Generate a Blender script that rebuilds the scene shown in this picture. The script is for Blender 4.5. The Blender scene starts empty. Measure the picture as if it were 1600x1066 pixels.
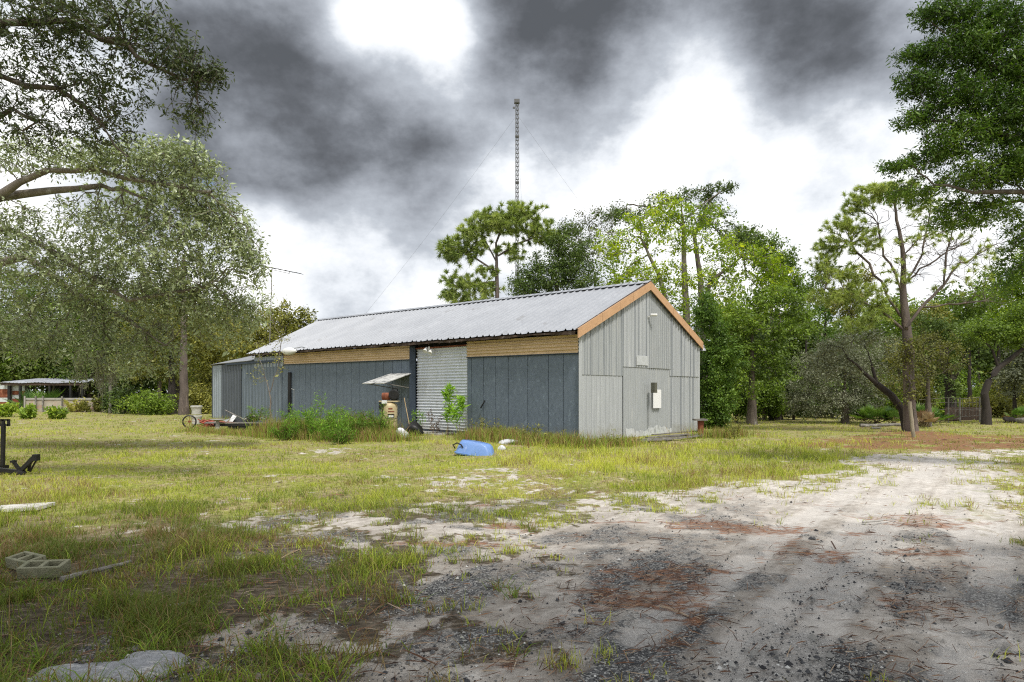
SUNE = 2.3; SUNA = 8; DEN = False; EXPO = 0.56; SKYK = 9.5; SKYBASE = .765; LK = 1.42
SHADE = [(-3.5, -1.2, 8.6, 1.6), (2.6, -1.8, 9.0, .8), (8.6, -.8, 8.8, -2.2)]
SKYB = [(290,210,90,-.31),(380,220,90,-.36),(480,200,110,-.37),(580,210,90,-.3),(670,210,60,-.24),(330,110,110,-.3),(430,50,80,-.22),(300,40,60,-.15),(750,140,60,-.22),(830,60,80,-.32),(900,100,60,-.18),(480,260,70,-.18),(340,280,50,-.16),
 (960,30,90,-.24),(1070,10,90,-.2),(1190,60,70,-.2),(1290,90,65,-.33),(1390,50,90,-.28),(1250,10,90,-.18),(970,200,40,-.26),(890,190,60,-.14),(830,250,60,-.12),
 (640,350,40,-.12),(1000,380,60,.1),(560,330,60,.12),(560,20,50,.3),(620,40,50,.34),(685,55,50,.4),(725,95,36,.3),(570,90,36,.2),(400,350,60,.22),(480,390,90,.18),(1060,150,60,.32),(760,370,60,.06),
 (1250,290,120,.12),(1130,120,50,.25),(1010,290,50,.2),(200,330,150,.2),(80,150,150,.25),(1450,250,150,.12),(1150,260,50,-.06),(1330,230,60,-.08),(860,440,60,-.05),(940,340,50,-.05)]
BLUEB = [(345,296,14,.65),(440,298,13,.5),(1585,445,20,.6),(60,210,30,.4),(130,380,30,.35)]
import bpy, math, random
import numpy as np
from mathutils import Vector, Matrix
R_ = math.radians
SC = bpy.context.scene
COL = SC.collection
HC = 1.6          # camera height; the camera stands at the origin looking along +Y
F = 1000.0        # focal length in photo pixels
HY = 612.0
def at(x, y, d): return np.array([(x-800)/F*d, d, HC+(HY-y)/F*d])
def gd(y): return HC*F/(y-HY)
def gp(x, y):
    d = gd(y); return ((x-800)/F*d, d)
# ------------------------------------------------------------------ materials
def nt(name):
    m = bpy.data.materials.new(name); m.use_nodes = True
    n = m.node_tree; n.nodes.clear()
    return m, n
def N(n, t, **kw):
    x = n.nodes.new(t)
    for k, v in kw.items():
        if k == 'inp':
            for kk, vv in v.items():
                if isinstance(vv, bpy.types.NodeSocket): n.links.new(vv, x.inputs[kk])
                else: x.inputs[kk].default_value = vv
        else: setattr(x, k, v)
    return x
def math_(n, op, a, b=None, c=None, clamp=False):
    x = n.nodes.new('ShaderNodeMath'); x.operation = op; x.use_clamp = clamp
    for i, v in enumerate((a, b, c)):
        if v is None: continue
        if isinstance(v, bpy.types.NodeSocket): n.links.new(v, x.inputs[i])
        else: x.inputs[i].default_value = v
    return x.outputs[0]
def mixc(n, f, a, b, blend='MIX'):
    x = n.nodes.new('ShaderNodeMix'); x.data_type = 'RGBA'; x.blend_type = blend
    for k, v in ((0, f), (6, a), (7, b)):
        if isinstance(v, bpy.types.NodeSocket): n.links.new(v, x.inputs[k])
        else: x.inputs[k].default_value = (v if k == 0 else (*v, 1) if len(v) == 3 else v)
    return x.outputs[2]
def ramp(n, f, stops, interp='LINEAR'):
    x = n.nodes.new('ShaderNodeValToRGB'); cr = x.color_ramp; cr.interpolation = interp
    while len(cr.elements) < len(stops): cr.elements.new(0.5)
    for e, (p, c) in zip(cr.elements, stops):
        e.position = p; e.color = (*c, 1) if len(c) == 3 else c
    n.links.new(f, x.inputs[0]); return x.outputs[0]
def noise(n, vec, scale, detail=5, rough=.6, dist=0):
    x = N(n, 'ShaderNodeTexNoise', inp={'Scale': scale, 'Detail': detail, 'Roughness': rough, 'Distortion': dist})
    n.links.new(vec, x.inputs['Vector']); return x.outputs['Fac']
def mapping(n, vec, sc=(1, 1, 1), rot=(0, 0, 0)):
    x = N(n, 'ShaderNodeMapping'); n.links.new(vec, x.inputs['Vector'])
    x.inputs['Scale'].default_value = sc; x.inputs['Rotation'].default_value = rot; return x.outputs[0]
def out(n, sh):
    o = n.nodes.new('ShaderNodeOutputMaterial'); n.links.new(sh, o.inputs['Surface']); return o
_M = {}
def pm(name, c1, c2=None, scale=3, rough=.7, bump=.2, metal=0, stretch=(1, 1, 1), c3=None, s3=1.0, t3=.6, bscale=None, spec=.4, rib=None, splash=None):
    """weathered surface: two tones of broad noise, a third in patches of wear, fine bump"""
    if name in _M: return _M[name]
    m, n = nt(name); _M[name] = m
    tc = N(n, 'ShaderNodeTexCoord').outputs['Object']
    v = mapping(n, tc, stretch)
    c2 = c2 or tuple(x*.75 for x in c1)
    f = ramp(n, noise(n, v, scale, 7, .65), [(.3, (0, 0, 0)), (.7, (1, 1, 1))])
    col = mixc(n, f, c1, c2)
    if c3:
        f3 = ramp(n, noise(n, v, s3, 8, .7, .4), [(t3-.06, (0, 0, 0)), (t3+.06, (1, 1, 1))])
        col = mixc(n, f3, col, c3)
    fine = noise(n, tc, (bscale or scale*8), 4, .6)
    if rib:      # rib shading painted as a dark line beside each rib; rib = (direction, period, offset, half width, tone)
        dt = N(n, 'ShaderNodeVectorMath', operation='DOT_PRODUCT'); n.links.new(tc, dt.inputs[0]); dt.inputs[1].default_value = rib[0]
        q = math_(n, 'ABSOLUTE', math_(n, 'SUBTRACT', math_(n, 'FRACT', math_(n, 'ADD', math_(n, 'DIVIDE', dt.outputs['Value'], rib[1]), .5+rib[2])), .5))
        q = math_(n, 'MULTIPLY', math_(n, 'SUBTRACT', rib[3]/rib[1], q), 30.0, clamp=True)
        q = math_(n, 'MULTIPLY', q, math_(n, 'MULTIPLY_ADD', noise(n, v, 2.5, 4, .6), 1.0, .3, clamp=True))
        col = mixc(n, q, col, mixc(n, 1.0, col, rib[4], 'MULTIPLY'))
    if splash:   # mud thrown up the foot of the wall, paler chalking above
        sx = N(n, 'ShaderNodeSeparateXYZ'); n.links.new(tc, sx.inputs[0])
        q = math_(n, 'MULTIPLY', math_(n, 'SUBTRACT', math_(n, 'MULTIPLY_ADD', noise(n, tc, 3, 6, .7), 1.5, -.3), sx.outputs[2]), 2.2, clamp=True)
        col = mixc(n, math_(n, 'MULTIPLY', q, .75), col, splash)
    col = mixc(n, .35 if bump >= .1 else .13, col, ramp(n, fine, [(.3, (.55,)*3), (.7, (1.3,)*3)]), 'MULTIPLY')
    b = N(n, 'ShaderNodeBump', inp={'Strength': bump, 'Distance': .02, 'Height': fine})
    rr = ramp(n, fine, [(.2, (max(0, rough-.12),)*3), (.8, (min(1, rough+.12),)*3)])
    p = N(n, 'ShaderNodeBsdfPrincipled', inp={'Base Color': col, 'Roughness': rr, 'Metallic': metal, 'Normal': b.outputs[0], 'Specular IOR Level': spec})
    out(n, p.outputs[0]); return m
def leafm(name, cols, trans=.3, rough=.55, spec=.3, tcol=(1.25, 1.35, .6)):
    if name in _M: return _M[name]
    m, n = nt(name); _M[name] = m
    a = N(n, 'ShaderNodeAttribute', attribute_name='tint').outputs['Fac']
    cols = [tuple(min(.8, v_*LK) for v_ in c) for c in cols] if name != 'grass' else cols; k = len(cols)
    col = ramp(n, a, [(i/(k-1), c) for i, c in enumerate(cols)])
    p = N(n, 'ShaderNodeBsdfPrincipled', inp={'Base Color': col, 'Roughness': rough, 'Specular IOR Level': spec})
    t = N(n, 'ShaderNodeBsdfTranslucent', inp={'Color': mixc(n, 1.0, col, tcol, 'MULTIPLY')})
    mx = N(n, 'ShaderNodeMixShader', inp={0: trans}); n.links.new(p.outputs[0], mx.inputs[1]); n.links.new(t.outputs[0], mx.inputs[2])
    out(n, mx.outputs[0]); return m
# ------------------------------------------------------------------ objects
ORG = {}
def reg(o, parent, org):
    if parent is not None:
        o.parent = parent; ORG[o.name] = ORG[parent.name]
    else:
        ORG[o.name] = np.array(org, float); o.location = tuple(org)
def tag(o, label=None, cat=None, group=None, kind=None):
    for k, v in (('label', label), ('category', cat), ('group', group), ('kind', kind)):
        if v: o[k] = v
    return o
def thing(name, label, cat, loc, group=None):
    o = bpy.data.objects.new(name, None); COL.objects.link(o); reg(o, None, loc); o.empty_display_size = .2
    return tag(o, label, cat, group)
def npobj(name, V, Fq, mat, parent=None, tint=None, smooth=False, org=None):
    """V (n,3) world; Fq (m,k) faces of one size, or a list of such arrays"""
    V = np.asarray(V, float)
    if parent is None and org is None:
        mn, mx = V.min(0), V.max(0); org = ((mn[0]+mx[0])/2, (mn[1]+mx[1])/2, mn[2])
    o_ = ORG[parent.name] if parent is not None else np.array(org, float)
    me = bpy.data.meshes.new(name)
    L = Fq if isinstance(Fq, list) else [Fq]
    L = [np.asarray(f, np.int32) for f in L if len(f)]
    me.vertices.add(len(V)); me.vertices.foreach_set('co', (V-o_).astype(np.float32).ravel())
    idx = np.concatenate([f.ravel() for f in L]); me.loops.add(len(idx)); me.loops.foreach_set('vertex_index', idx)
    cnt = np.concatenate([np.full(len(f), f.shape[1], np.int32) for f in L])
    st = np.concatenate([[0], np.cumsum(cnt)[:-1]]).astype(np.int32)
    me.polygons.add(len(cnt)); me.polygons.foreach_set('loop_start', st)
    if smooth: me.polygons.foreach_set('use_smooth', np.ones(len(cnt), bool))
    else: me.polygons.foreach_set('use_smooth', np.zeros(len(cnt), bool))
    me.update(calc_edges=True)
    if tint is not None:
        at_ = me.attributes.new('tint', 'FLOAT', 'POINT'); at_.data.foreach_set('value', np.asarray(tint, np.float32))
    me.materials.append(mat)
    o = bpy.data.objects.new(name, me); COL.objects.link(o); reg(o, parent, o_)
    return o
class MB:
    def __init__(s): s.v = []; s.f = []; s.m = None
    def X(s, p): return p if s.m is None else tuple(s.m @ Vector(p))
    def add(s, vs, fs):
        b = len(s.v); s.v += [s.X(p) for p in vs]; s.f += [tuple(b+i for i in f) for f in fs]
    def box(s, a, b, jit=0):
        x0, y0, z0 = a; x1, y1, z1 = b
        vs = [(x, y, z) for z in (z0, z1) for y in (y0, y1) for x in (x0, x1)]
        s.add(vs, [(0, 2, 3, 1), (4, 5, 7, 6), (0, 1, 5, 4), (2, 6, 7, 3), (0, 4, 6, 2), (1, 3, 7, 5)])
    def slab(s, q, th):
        """quad q thickened along its normal, backwards by th"""
        q = [Vector(p) for p in q]; n = (q[1]-q[0]).cross(q[3]-q[0]).normalized()*th
        s.add([tuple(p) for p in q]+[tuple(p-n) for p in q], [(0, 1, 2, 3), (7, 6, 5, 4), (0, 4, 5, 1), (1, 5, 6, 2), (2, 6, 7, 3), (3, 7, 4, 0)])
    def bar(s, a, b, w, h=None, up=(0, 0, 1)):
        a = Vector(a); b = Vector(b); d = (b-a).normalized(); h = h or w
        u = d.cross(Vector(up))
        if u.length < 1e-3: u = d.cross(Vector((1, 0, 0)))
        u.normalize(); w_ = u.cross(d)
        vs = []
        for p in (a, b):
            for i, j in ((-1, -1), (1, -1), (1, 1), (-1, 1)): vs.append(tuple(p+u*(i*w/2)+w_*(j*h/2)))
        s.add(vs, [(0, 1, 2, 3), (7, 6, 5, 4), (0, 4, 5, 1), (1, 5, 6, 2), (2, 6, 7, 3), (3, 7, 4, 0)])
    def tube(s, pts, r, n=8, cap=True):
        pts = [Vector(p) for p in pts]; rs = r if hasattr(r, '__len__') else [r]*len(pts)
        vs = []; fs = []
        for i, p in enumerate(pts):
            d = (pts[min(i+1, len(pts)-1)]-pts[max(i-1, 0)]).normalized()
            u = d.cross(Vector((0, 0, 1)));
            if u.length < .05: u = d.cross(Vector((1, 0, 0)))
            u.normalize(); w = d.cross(u)
            for k in range(n):
                a = 2*math.pi*k/n; vs.append(tuple(p+(u*math.cos(a)+w*math.sin(a))*rs[i]))
        for i in range(len(pts)-1):
            for k in range(n): fs.append((i*n+k, i*n+(k+1) % n, (i+1)*n+(k+1) % n, (i+1)*n+k))
        if cap: fs.append(tuple(range(n))[::-1]); fs.append(tuple((len(pts)-1)*n+k for k in range(n)))
        s.add(vs, fs)
    def lathe(s, c, prof, n=20, axis='z'):
        vs = []; fs = []
        for (r, h) in prof:
            for k in range(n):
                a = 2*math.pi*k/n
                if axis == 'z': vs.append((c[0]+r*math.cos(a), c[1]+r*math.sin(a), c[2]+h))
                elif axis == 'x': vs.append((c[0]+h, c[1]+r*math.cos(a), c[2]+r*math.sin(a)))
                else: vs.append((c[0]+r*math.cos(a), c[1]+h, c[2]+r*math.sin(a)))
        for i in range(len(prof)-1):
            for k in range(n): fs.append((i*n+k, i*n+(k+1) % n, (i+1)*n+(k+1) % n, (i+1)*n+k))
        fs.append(tuple(range(n))[::-1]); fs.append(tuple((len(prof)-1)*n+k for k in range(n)))
        s.add(vs, fs)
    def build(s, name, mat, parent=None, smooth=False, bevel=0, org=None):
        V = np.array(s.v, float)
        if parent is None and org is None:
            mn, mx = V.min(0), V.max(0); org = ((mn[0]+mx[0])/2, (mn[1]+mx[1])/2, mn[2])
        o_ = ORG[parent.name] if parent is not None else np.array(org, float)
        me = bpy.data.meshes.new(name); me.from_pydata([tuple(v) for v in (V-o_)], [], s.f); me.update()
        me.materials.append(mat)
        if smooth:
            me.polygons.foreach_set('use_smooth', [True]*len(me.polygons)); me.set_sharp_from_angle(angle=R_(40))
        o = bpy.data.objects.new(name, me); COL.objects.link(o); reg(o, parent, o_)
        if bevel:
            b = o.modifiers.new('bevel', 'BEVEL'); b.width = bevel; b.segments = 2
        return o
# ------------------------------------------------------------------ 2-D value noise
def vn(x, y, seed=0):
    xi = np.floor(x).astype(np.int64); yi = np.floor(y).astype(np.int64); xf = x-xi; yf = y-yi
    def h(a, b):
        n = (a*374761393+b*668265263+seed*1442695041) & 0xFFFFFFFF
        n = ((n ^ (n >> 13))*1274126177) & 0xFFFFFFFF
        return ((n ^ (n >> 16)) & 0xFFFF)/65535.0
    u = xf*xf*(3-2*xf); v = yf*yf*(3-2*yf)
    return (h(xi, yi)*(1-u)+h(xi+1, yi)*u)*(1-v)+(h(xi, yi+1)*(1-u)+h(xi+1, yi+1)*u)*v
def fbm(x, y, s, oct=4, seed=0):
    t = 0; a = .5; w = 0
    for i in range(oct):
        t = t+a*vn(x*s, y*s, seed+i*17); w += a; s *= 2.03; a *= .55
    return t/w
def sdf(px, py, poly):
    """signed distance (positive inside) to a polygon of ground points"""
    P = np.array(poly, float); n = len(P); dm = np.full(px.shape, 1e9); ins = np.zeros(px.shape, bool)
    for i in range(n):
        a = P[i]; b = P[(i+1) % n]; e = b-a; wx = px-a[0]; wy = py-a[1]
        t = np.clip((wx*e[0]+wy*e[1])/(e@e+1e-9), 0, 1)
        dm = np.minimum(dm, np.hypot(wx-t*e[0], wy-t*e[1]))
        c = ((a[1] <= py) & (b[1] > py)) | ((b[1] <= py) & (a[1] > py))
        with np.errstate(divide='ignore', invalid='ignore'): xx = a[0]+(py-a[1])*(e[0])/(e[1] if e[1] else 1e-9)
        ins ^= c & (px < xx)
    return np.where(ins, dm, -dm)
def pld(px, py, line):
    P = np.array(line, float); dm = np.full(px.shape, 1e9)
    for i in range(len(P)-1):
        a = P[i]; b = P[i+1]; e = b-a; wx = px-a[0]; wy = py-a[1]
        t = np.clip((wx*e[0]+wy*e[1])/(e@e+1e-9), 0, 1); dm = np.minimum(dm, np.hypot(wx-t*e[0], wy-t*e[1]))
    return dm
def sst(x, a, b):
    t = np.clip((x-a)/(b-a), 0, 1); return t*t*(3-2*t)
# ------------------------------------------------------------------ camera, sun, sky
cam = bpy.data.cameras.new('camera'); co = bpy.data.objects.new('camera', cam); COL.objects.link(co)
co.location = (0, 0, HC); co.rotation_euler = (R_(90), 0, 0)
cam.sensor_width = 36; cam.lens = 22.5; cam.shift_y = (HY-533)/1600; cam.clip_end = 3000; cam.clip_start = .05
SC.camera = co
SUN = Vector((.24, -.46, .85)).normalized()
sl = bpy.data.lights.new('sun', 'SUN'); sl.energy = SUNE; sl.angle = R_(SUNA); sl.color = (1, .955, .88)
so = bpy.data.objects.new('sun', sl); COL.objects.link(so); so.rotation_euler = SUN.to_track_quat('Z', 'Y').to_euler(); so.location = (0, -20, 40)
w = bpy.data.worlds.new('World'); SC.world = w; w.use_nodes = True; n = w.node_tree; n.nodes.clear()
sky = N(n, 'ShaderNodeTexSky', sky_type='NISHITA', sun_disc=False, sun_elevation=math.asin(SUN.z), sun_rotation=math.atan2(SUN.x, SUN.y))
tc = N(n, 'ShaderNodeTexCoord').outputs['Generated']
warp = N(n, 'ShaderNodeTexNoise', inp={'Scale': 2.3, 'Detail': 3, 'Roughness': .58}); n.links.new(tc, warp.inputs['Vector'])
wv = N(n, 'ShaderNodeVectorMath', operation='SUBTRACT'); n.links.new(warp.outputs['Color'], wv.inputs[0]); wv.inputs[1].default_value = (.5, .5, .5)
ws = N(n, 'ShaderNodeVectorMath', operation='SCALE'); n.links.new(wv.outputs[0], ws.inputs[0]); ws.inputs['Scale'].default_value = .15
wa = N(n, 'ShaderNodeVectorMath', operation='ADD'); n.links.new(tc, wa.inputs[0]); n.links.new(ws.outputs[0], wa.inputs[1])
wn = N(n, 'ShaderNodeVectorMath', operation='NORMALIZE'); n.links.new(wa.outputs[0], wn.inputs[0])
def blob(vec, px, py, r):
    d = Vector((px-800, F, HY-py)).normalized(); k = Vector((px-800, F, HY-py)).length/F
    dt = N(n, 'ShaderNodeVectorMath', operation='DOT_PRODUCT'); n.links.new(vec, dt.inputs[0]); dt.inputs[1].default_value = d
    s2 = (r/F/k)**2
    return math_(n, 'EXPONENT', math_(n, 'MULTIPLY_ADD', dt.outputs['Value'], 1/s2, -1/s2))
acc = None
for (px, py, r, a) in SKYB:
    b = blob(wn.outputs[0], px, py, r)
    acc = math_(n, 'MULTIPLY', b, a) if acc is None else math_(n, 'MULTIPLY_ADD', b, a, acc)
acc = math_(n, 'MAXIMUM', acc, -.6)
flat = mapping(n, tc, (1, 1, 1.5))
f1 = noise(n, flat, 4.4, 8, .6, 0); f2 = noise(n, flat, 1.1, 3, .5)
v = math_(n, 'ADD', acc, SKYBASE)
v = math_(n, 'ADD', v, math_(n, 'MULTIPLY_ADD', f1, 1.6, -.8))
v = math_(n, 'ADD', v, math_(n, 'MULTIPLY_ADD', f2, .4, -.2))
sx_ = N(n, 'ShaderNodeSeparateXYZ'); n.links.new(tc, sx_.inputs[0]); v = math_(n, 'ADD', v, math_(n, 'MULTIPLY', math_(n, 'MULTIPLY', sx_.outputs[1], -.6, clamp=True), .45))
cl = ramp(n, v, [(0, (.08, .087, .098)), (.1, (.105, .113, .128)), (.2, (.145, .157, .178)), (.4, (.265, .285, .32)), (.6, (.40, .43, .475)), (.76, (.62, .65, .69)), (.94, (.80, .81, .82)), (1, (.9, .9, .9))])
cl10 = N(n, 'ShaderNodeVectorMath', operation='SCALE'); n.links.new(cl, cl10.inputs[0]); cl10.inputs['Scale'].default_value = SKYK
hole = None
for (px, py, r, a) in BLUEB:
    b = math_(n, 'MULTIPLY', blob(wn.outputs[0], px, py, r), a)
    hole = b if hole is None else math_(n, 'ADD', hole, b)
hn = noise(n, flat, 7, 2, .6)
hole = math_(n, 'MULTIPLY', math_(n, 'SUBTRACT', math_(n, 'ADD', hole, hn), 1.0), 3.5, clamp=True)
mix = mixc(n, hole, cl10.outputs[0], sky.outputs[0])
bg = N(n, 'ShaderNodeBackground', inp={'Strength': .1}); n.links.new(mix, bg.inputs[0])
o = N(n, 'ShaderNodeOutputWorld'); n.links.new(bg.outputs[0], o.inputs[0])
w.cycles.sampling_method = 'MANUAL'; w.cycles.sample_map_resolution = 1024
SC.view_settings.view_transform = 'Standard'; SC.view_settings.look = 'None'; SC.view_settings.gamma = 1; SC.view_settings.exposure = EXPO
SC.view_settings.use_curve_mapping = False
SC.cycles.max_bounces = 5; SC.cycles.diffuse_bounces = 2; SC.cycles.transmission_bounces = 3; SC.cycles.transparent_max_bounces = 4
SC.cycles.use_denoising = DEN; SC.cycles.pixel_filter_type = 'BLACKMAN_HARRIS'; SC.cycles.filter_width = 1.15
# ------------------------------------------------------------------ ground
def gpoly(pts): return [gp(x, y) for x, y in pts]
SAND = gpoly([(1760,700),(1640,704),(1560,702),(1470,705),(1400,709),(1335,713),(1305,738),(1245,752),(1150,752),(1085,766),(1000,770),(940,777),(860,792),(760,806),(640,812),(560,800),(480,812),(440,830),
 (560,850),(640,862),(690,890),(655,930),(640,975),(560,1000),(420,965),(340,990),(350,1030),(480,1066),(560,1300),(2600,1300),(2100,1000),(1700,850),(1610,780),(1580,740),(1565,716),(1640,708),(1760,706)])
GRAV = gpoly([(640,905),(700,880),(800,890),(870,870),(960,845),(1060,835),(1130,862),(1180,858),(1260,868),(1400,860),(1500,880),(1640,880),(1900,1000),(2200,1250),(1500,1300),(620,1300),(600,1010),(560,990),(450,1010),(400,1000),(560,960)])
PATCH = [(gpoly([(400,800),(470,790),(520,805),(450,830)]), .3), (gpoly([(640,780),(840,770),(900,790),(760,812),(600,815)]), .3),(gpoly([(120,746),(172,744),(170,752),(125,753)]),.1),
 (gpoly([(1165,722),(1215,722),(1205,730),(1160,730)]), .2), (gpoly([(470,702),(560,700),(540,712),(460,712)]), .2), (gpoly([(250,815),(420,805),(470,830),(330,850)]), .3), (gpoly([(560,860),(600,862),(560,880)]),.2)]
NEED = [(gpoly([(1330,682),(1400,672),(1500,682),(1700,672),(1760,690),(1640,702),(1500,704),(1320,705),(1235,696),(1270,687)]), .88),
 (gpoly([(930,880),(1080,872),(1130,890),(1090,910),(950,905)]), .8), (gpoly([(930,940),(1090,905),(1100,935),(1060,1000),(960,1030)]), .75), (gpoly([(1090,930),(1100,925),(1100,1000),(1030,1020)]), .6),
 (gpoly([(1150,858),(1210,850),(1220,880),(1160,878)]), .7), (gpoly([(1310,950),(1400,940),(1430,970),(1340,975)]), .7), (gpoly([(1260,985),(1390,990),(1400,1020),(1300,1005)]), .5),
 (gpoly([(1190,664),(1420,664),(1420,672),(1200,671)]), .6), (gpoly([(1440,890),(1560,900),(1550,930),(1460,915)]), .5), (gpoly([(1210,800),(1270,830),(1230,845),(1150,830)]), .35), (gpoly([(440,1020),(560,1030),(500,1066),(430,1060)]),.3)]
DRY = [(gpoly([(600,745),(740,728),(900,745),(960,768),(850,790),(640,775)]), .7), (gpoly([(150,690),(330,680),(420,700),(300,712),(160,705)]), .5), (gpoly([(470,700),(600,698),(640,715),(500,722)]), .5)]
TRK = [[gp(*p) for p in L] for L in ([(1200,1120),(1262,1010),(1330,900),(1385,820),(1430,760),(1475,722)], [(1500,1066),(1530,960),(1555,880),(1540,800),(1515,735)],
 [(1130,1120),(1170,1010),(1290,870),(1370,790),(1455,726)], [(1560,900),(1480,800),(1500,735)], [(1160,860),(1290,790),(1370,740)], [(1000,1000),(1200,850),(1330,770)])]
def masks(x, y):
    nb = fbm(x, y, .9, 4, 3)-.5; nf = fbm(x, y, 3.1, 4, 9)-.5; nx = fbm(x, y, 9, 3, 21)-.5
    d = sdf(x, y, SAND)+nb*.9+nf*.55
    sand = sst(d, -.22, .22)
    frag = sst(fbm(x, y, 5, 3, 55), .36, .56)
    for P, a in PATCH: sand = np.maximum(sand, .9*sst(sdf(x, y, P)+nf*1.3+nx*.8, -.2, .5)*(.25+.75*frag))
    # thin turf: bare spots scattered in the lawn
    bare = fbm(x, y, 1.5, 4, 33)*.65+fbm(x, y, 5, 2, 35)*.35
    near = sst(np.hypot(x, y), 9.5, 5.5)
    dry = 0*x
    for P, a in DRY: dry = np.maximum(dry, a*sst(sdf(x, y, P)+nb*2+nf, -.5, .8))
    sand = np.maximum(sand, .7*sst(bare-.12*dry, .60, .72)*(1-.3*near)*(.3+.7*frag))
    sand = np.maximum(sand, .8*sst(dry+nf*.8+nx*.6, .55, .8))
    # tufts that survive on the sand near its edge
    tuft = sst(fbm(x, y, 2.4, 3, 51)*.5+fbm(x, y, 7, 2, 52)*.5+np.clip(-(d-1.2)*.12, -.25, .06), .56, .61)*sst(1.9-d, 0, 1.0)
    sand = sand*(1-.65*tuft)
    g = sdf(x, y, GRAV)+nb*2.4+nf*1.6
    grav = .95*sst(g, -.8, 1.0)*sst(fbm(x*.6+y*.8, (-x*.8+y*.6)*2.2, .8, 5, 77), .30, .62)
    grav = np.maximum(grav, .6*sst(sdf(x, y, SAND)+1.2, 0, .6)*sst(np.hypot(x, y), 14, 7)*sst(fbm(x, y, 1.7, 4, 78), .5, .62))
    need = 0*x
    for i, (P, a) in enumerate(NEED): need = np.maximum(need, a*(1 if i == 0 else .85)*sst(sdf(x, y, P)+nb*1.6+nf*1.5+nx*.7, -.25, .5)*(sst(fbm(x, y, 1.3, 4, 94), .2, .45) if i == 0 else sst(fbm(x, y, 3, 4, 93), .38, .58)))
    need = np.maximum(need, .7*sst(fbm(x*.6+y*.2, y*1.6, 1.3, 4, 91), .66, .72)*sst(np.hypot(x, y), 13, 8)*(sand > .3))
    trk = 0*x
    for L in TRK:
        q = pld(x, y, L); trk = np.maximum(trk, sst(q+(fbm(x, y, 4, 2, 81)-.5)*.08, .19, .11)*(.35+.65*sst(fbm(x, y, .9, 3, 82), .3, .55)))
    trk = trk*sst(sdf(x, y, SAND), 0, .4)
    return sand, grav, need, trk, dry
def hgt(x, y, s=None):
    r = np.hypot(x, y)
    z = (fbm(x, y, .7, 3, 5)-.5)*.07*sst(r, 60, 12)+(fbm(x, y, 3, 3, 6)-.5)*.025*sst(r, 20, 8)
    z = z+.12*np.exp(-((x-15.4)**2+(y-24)**2)/2.5)
    return z
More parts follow.
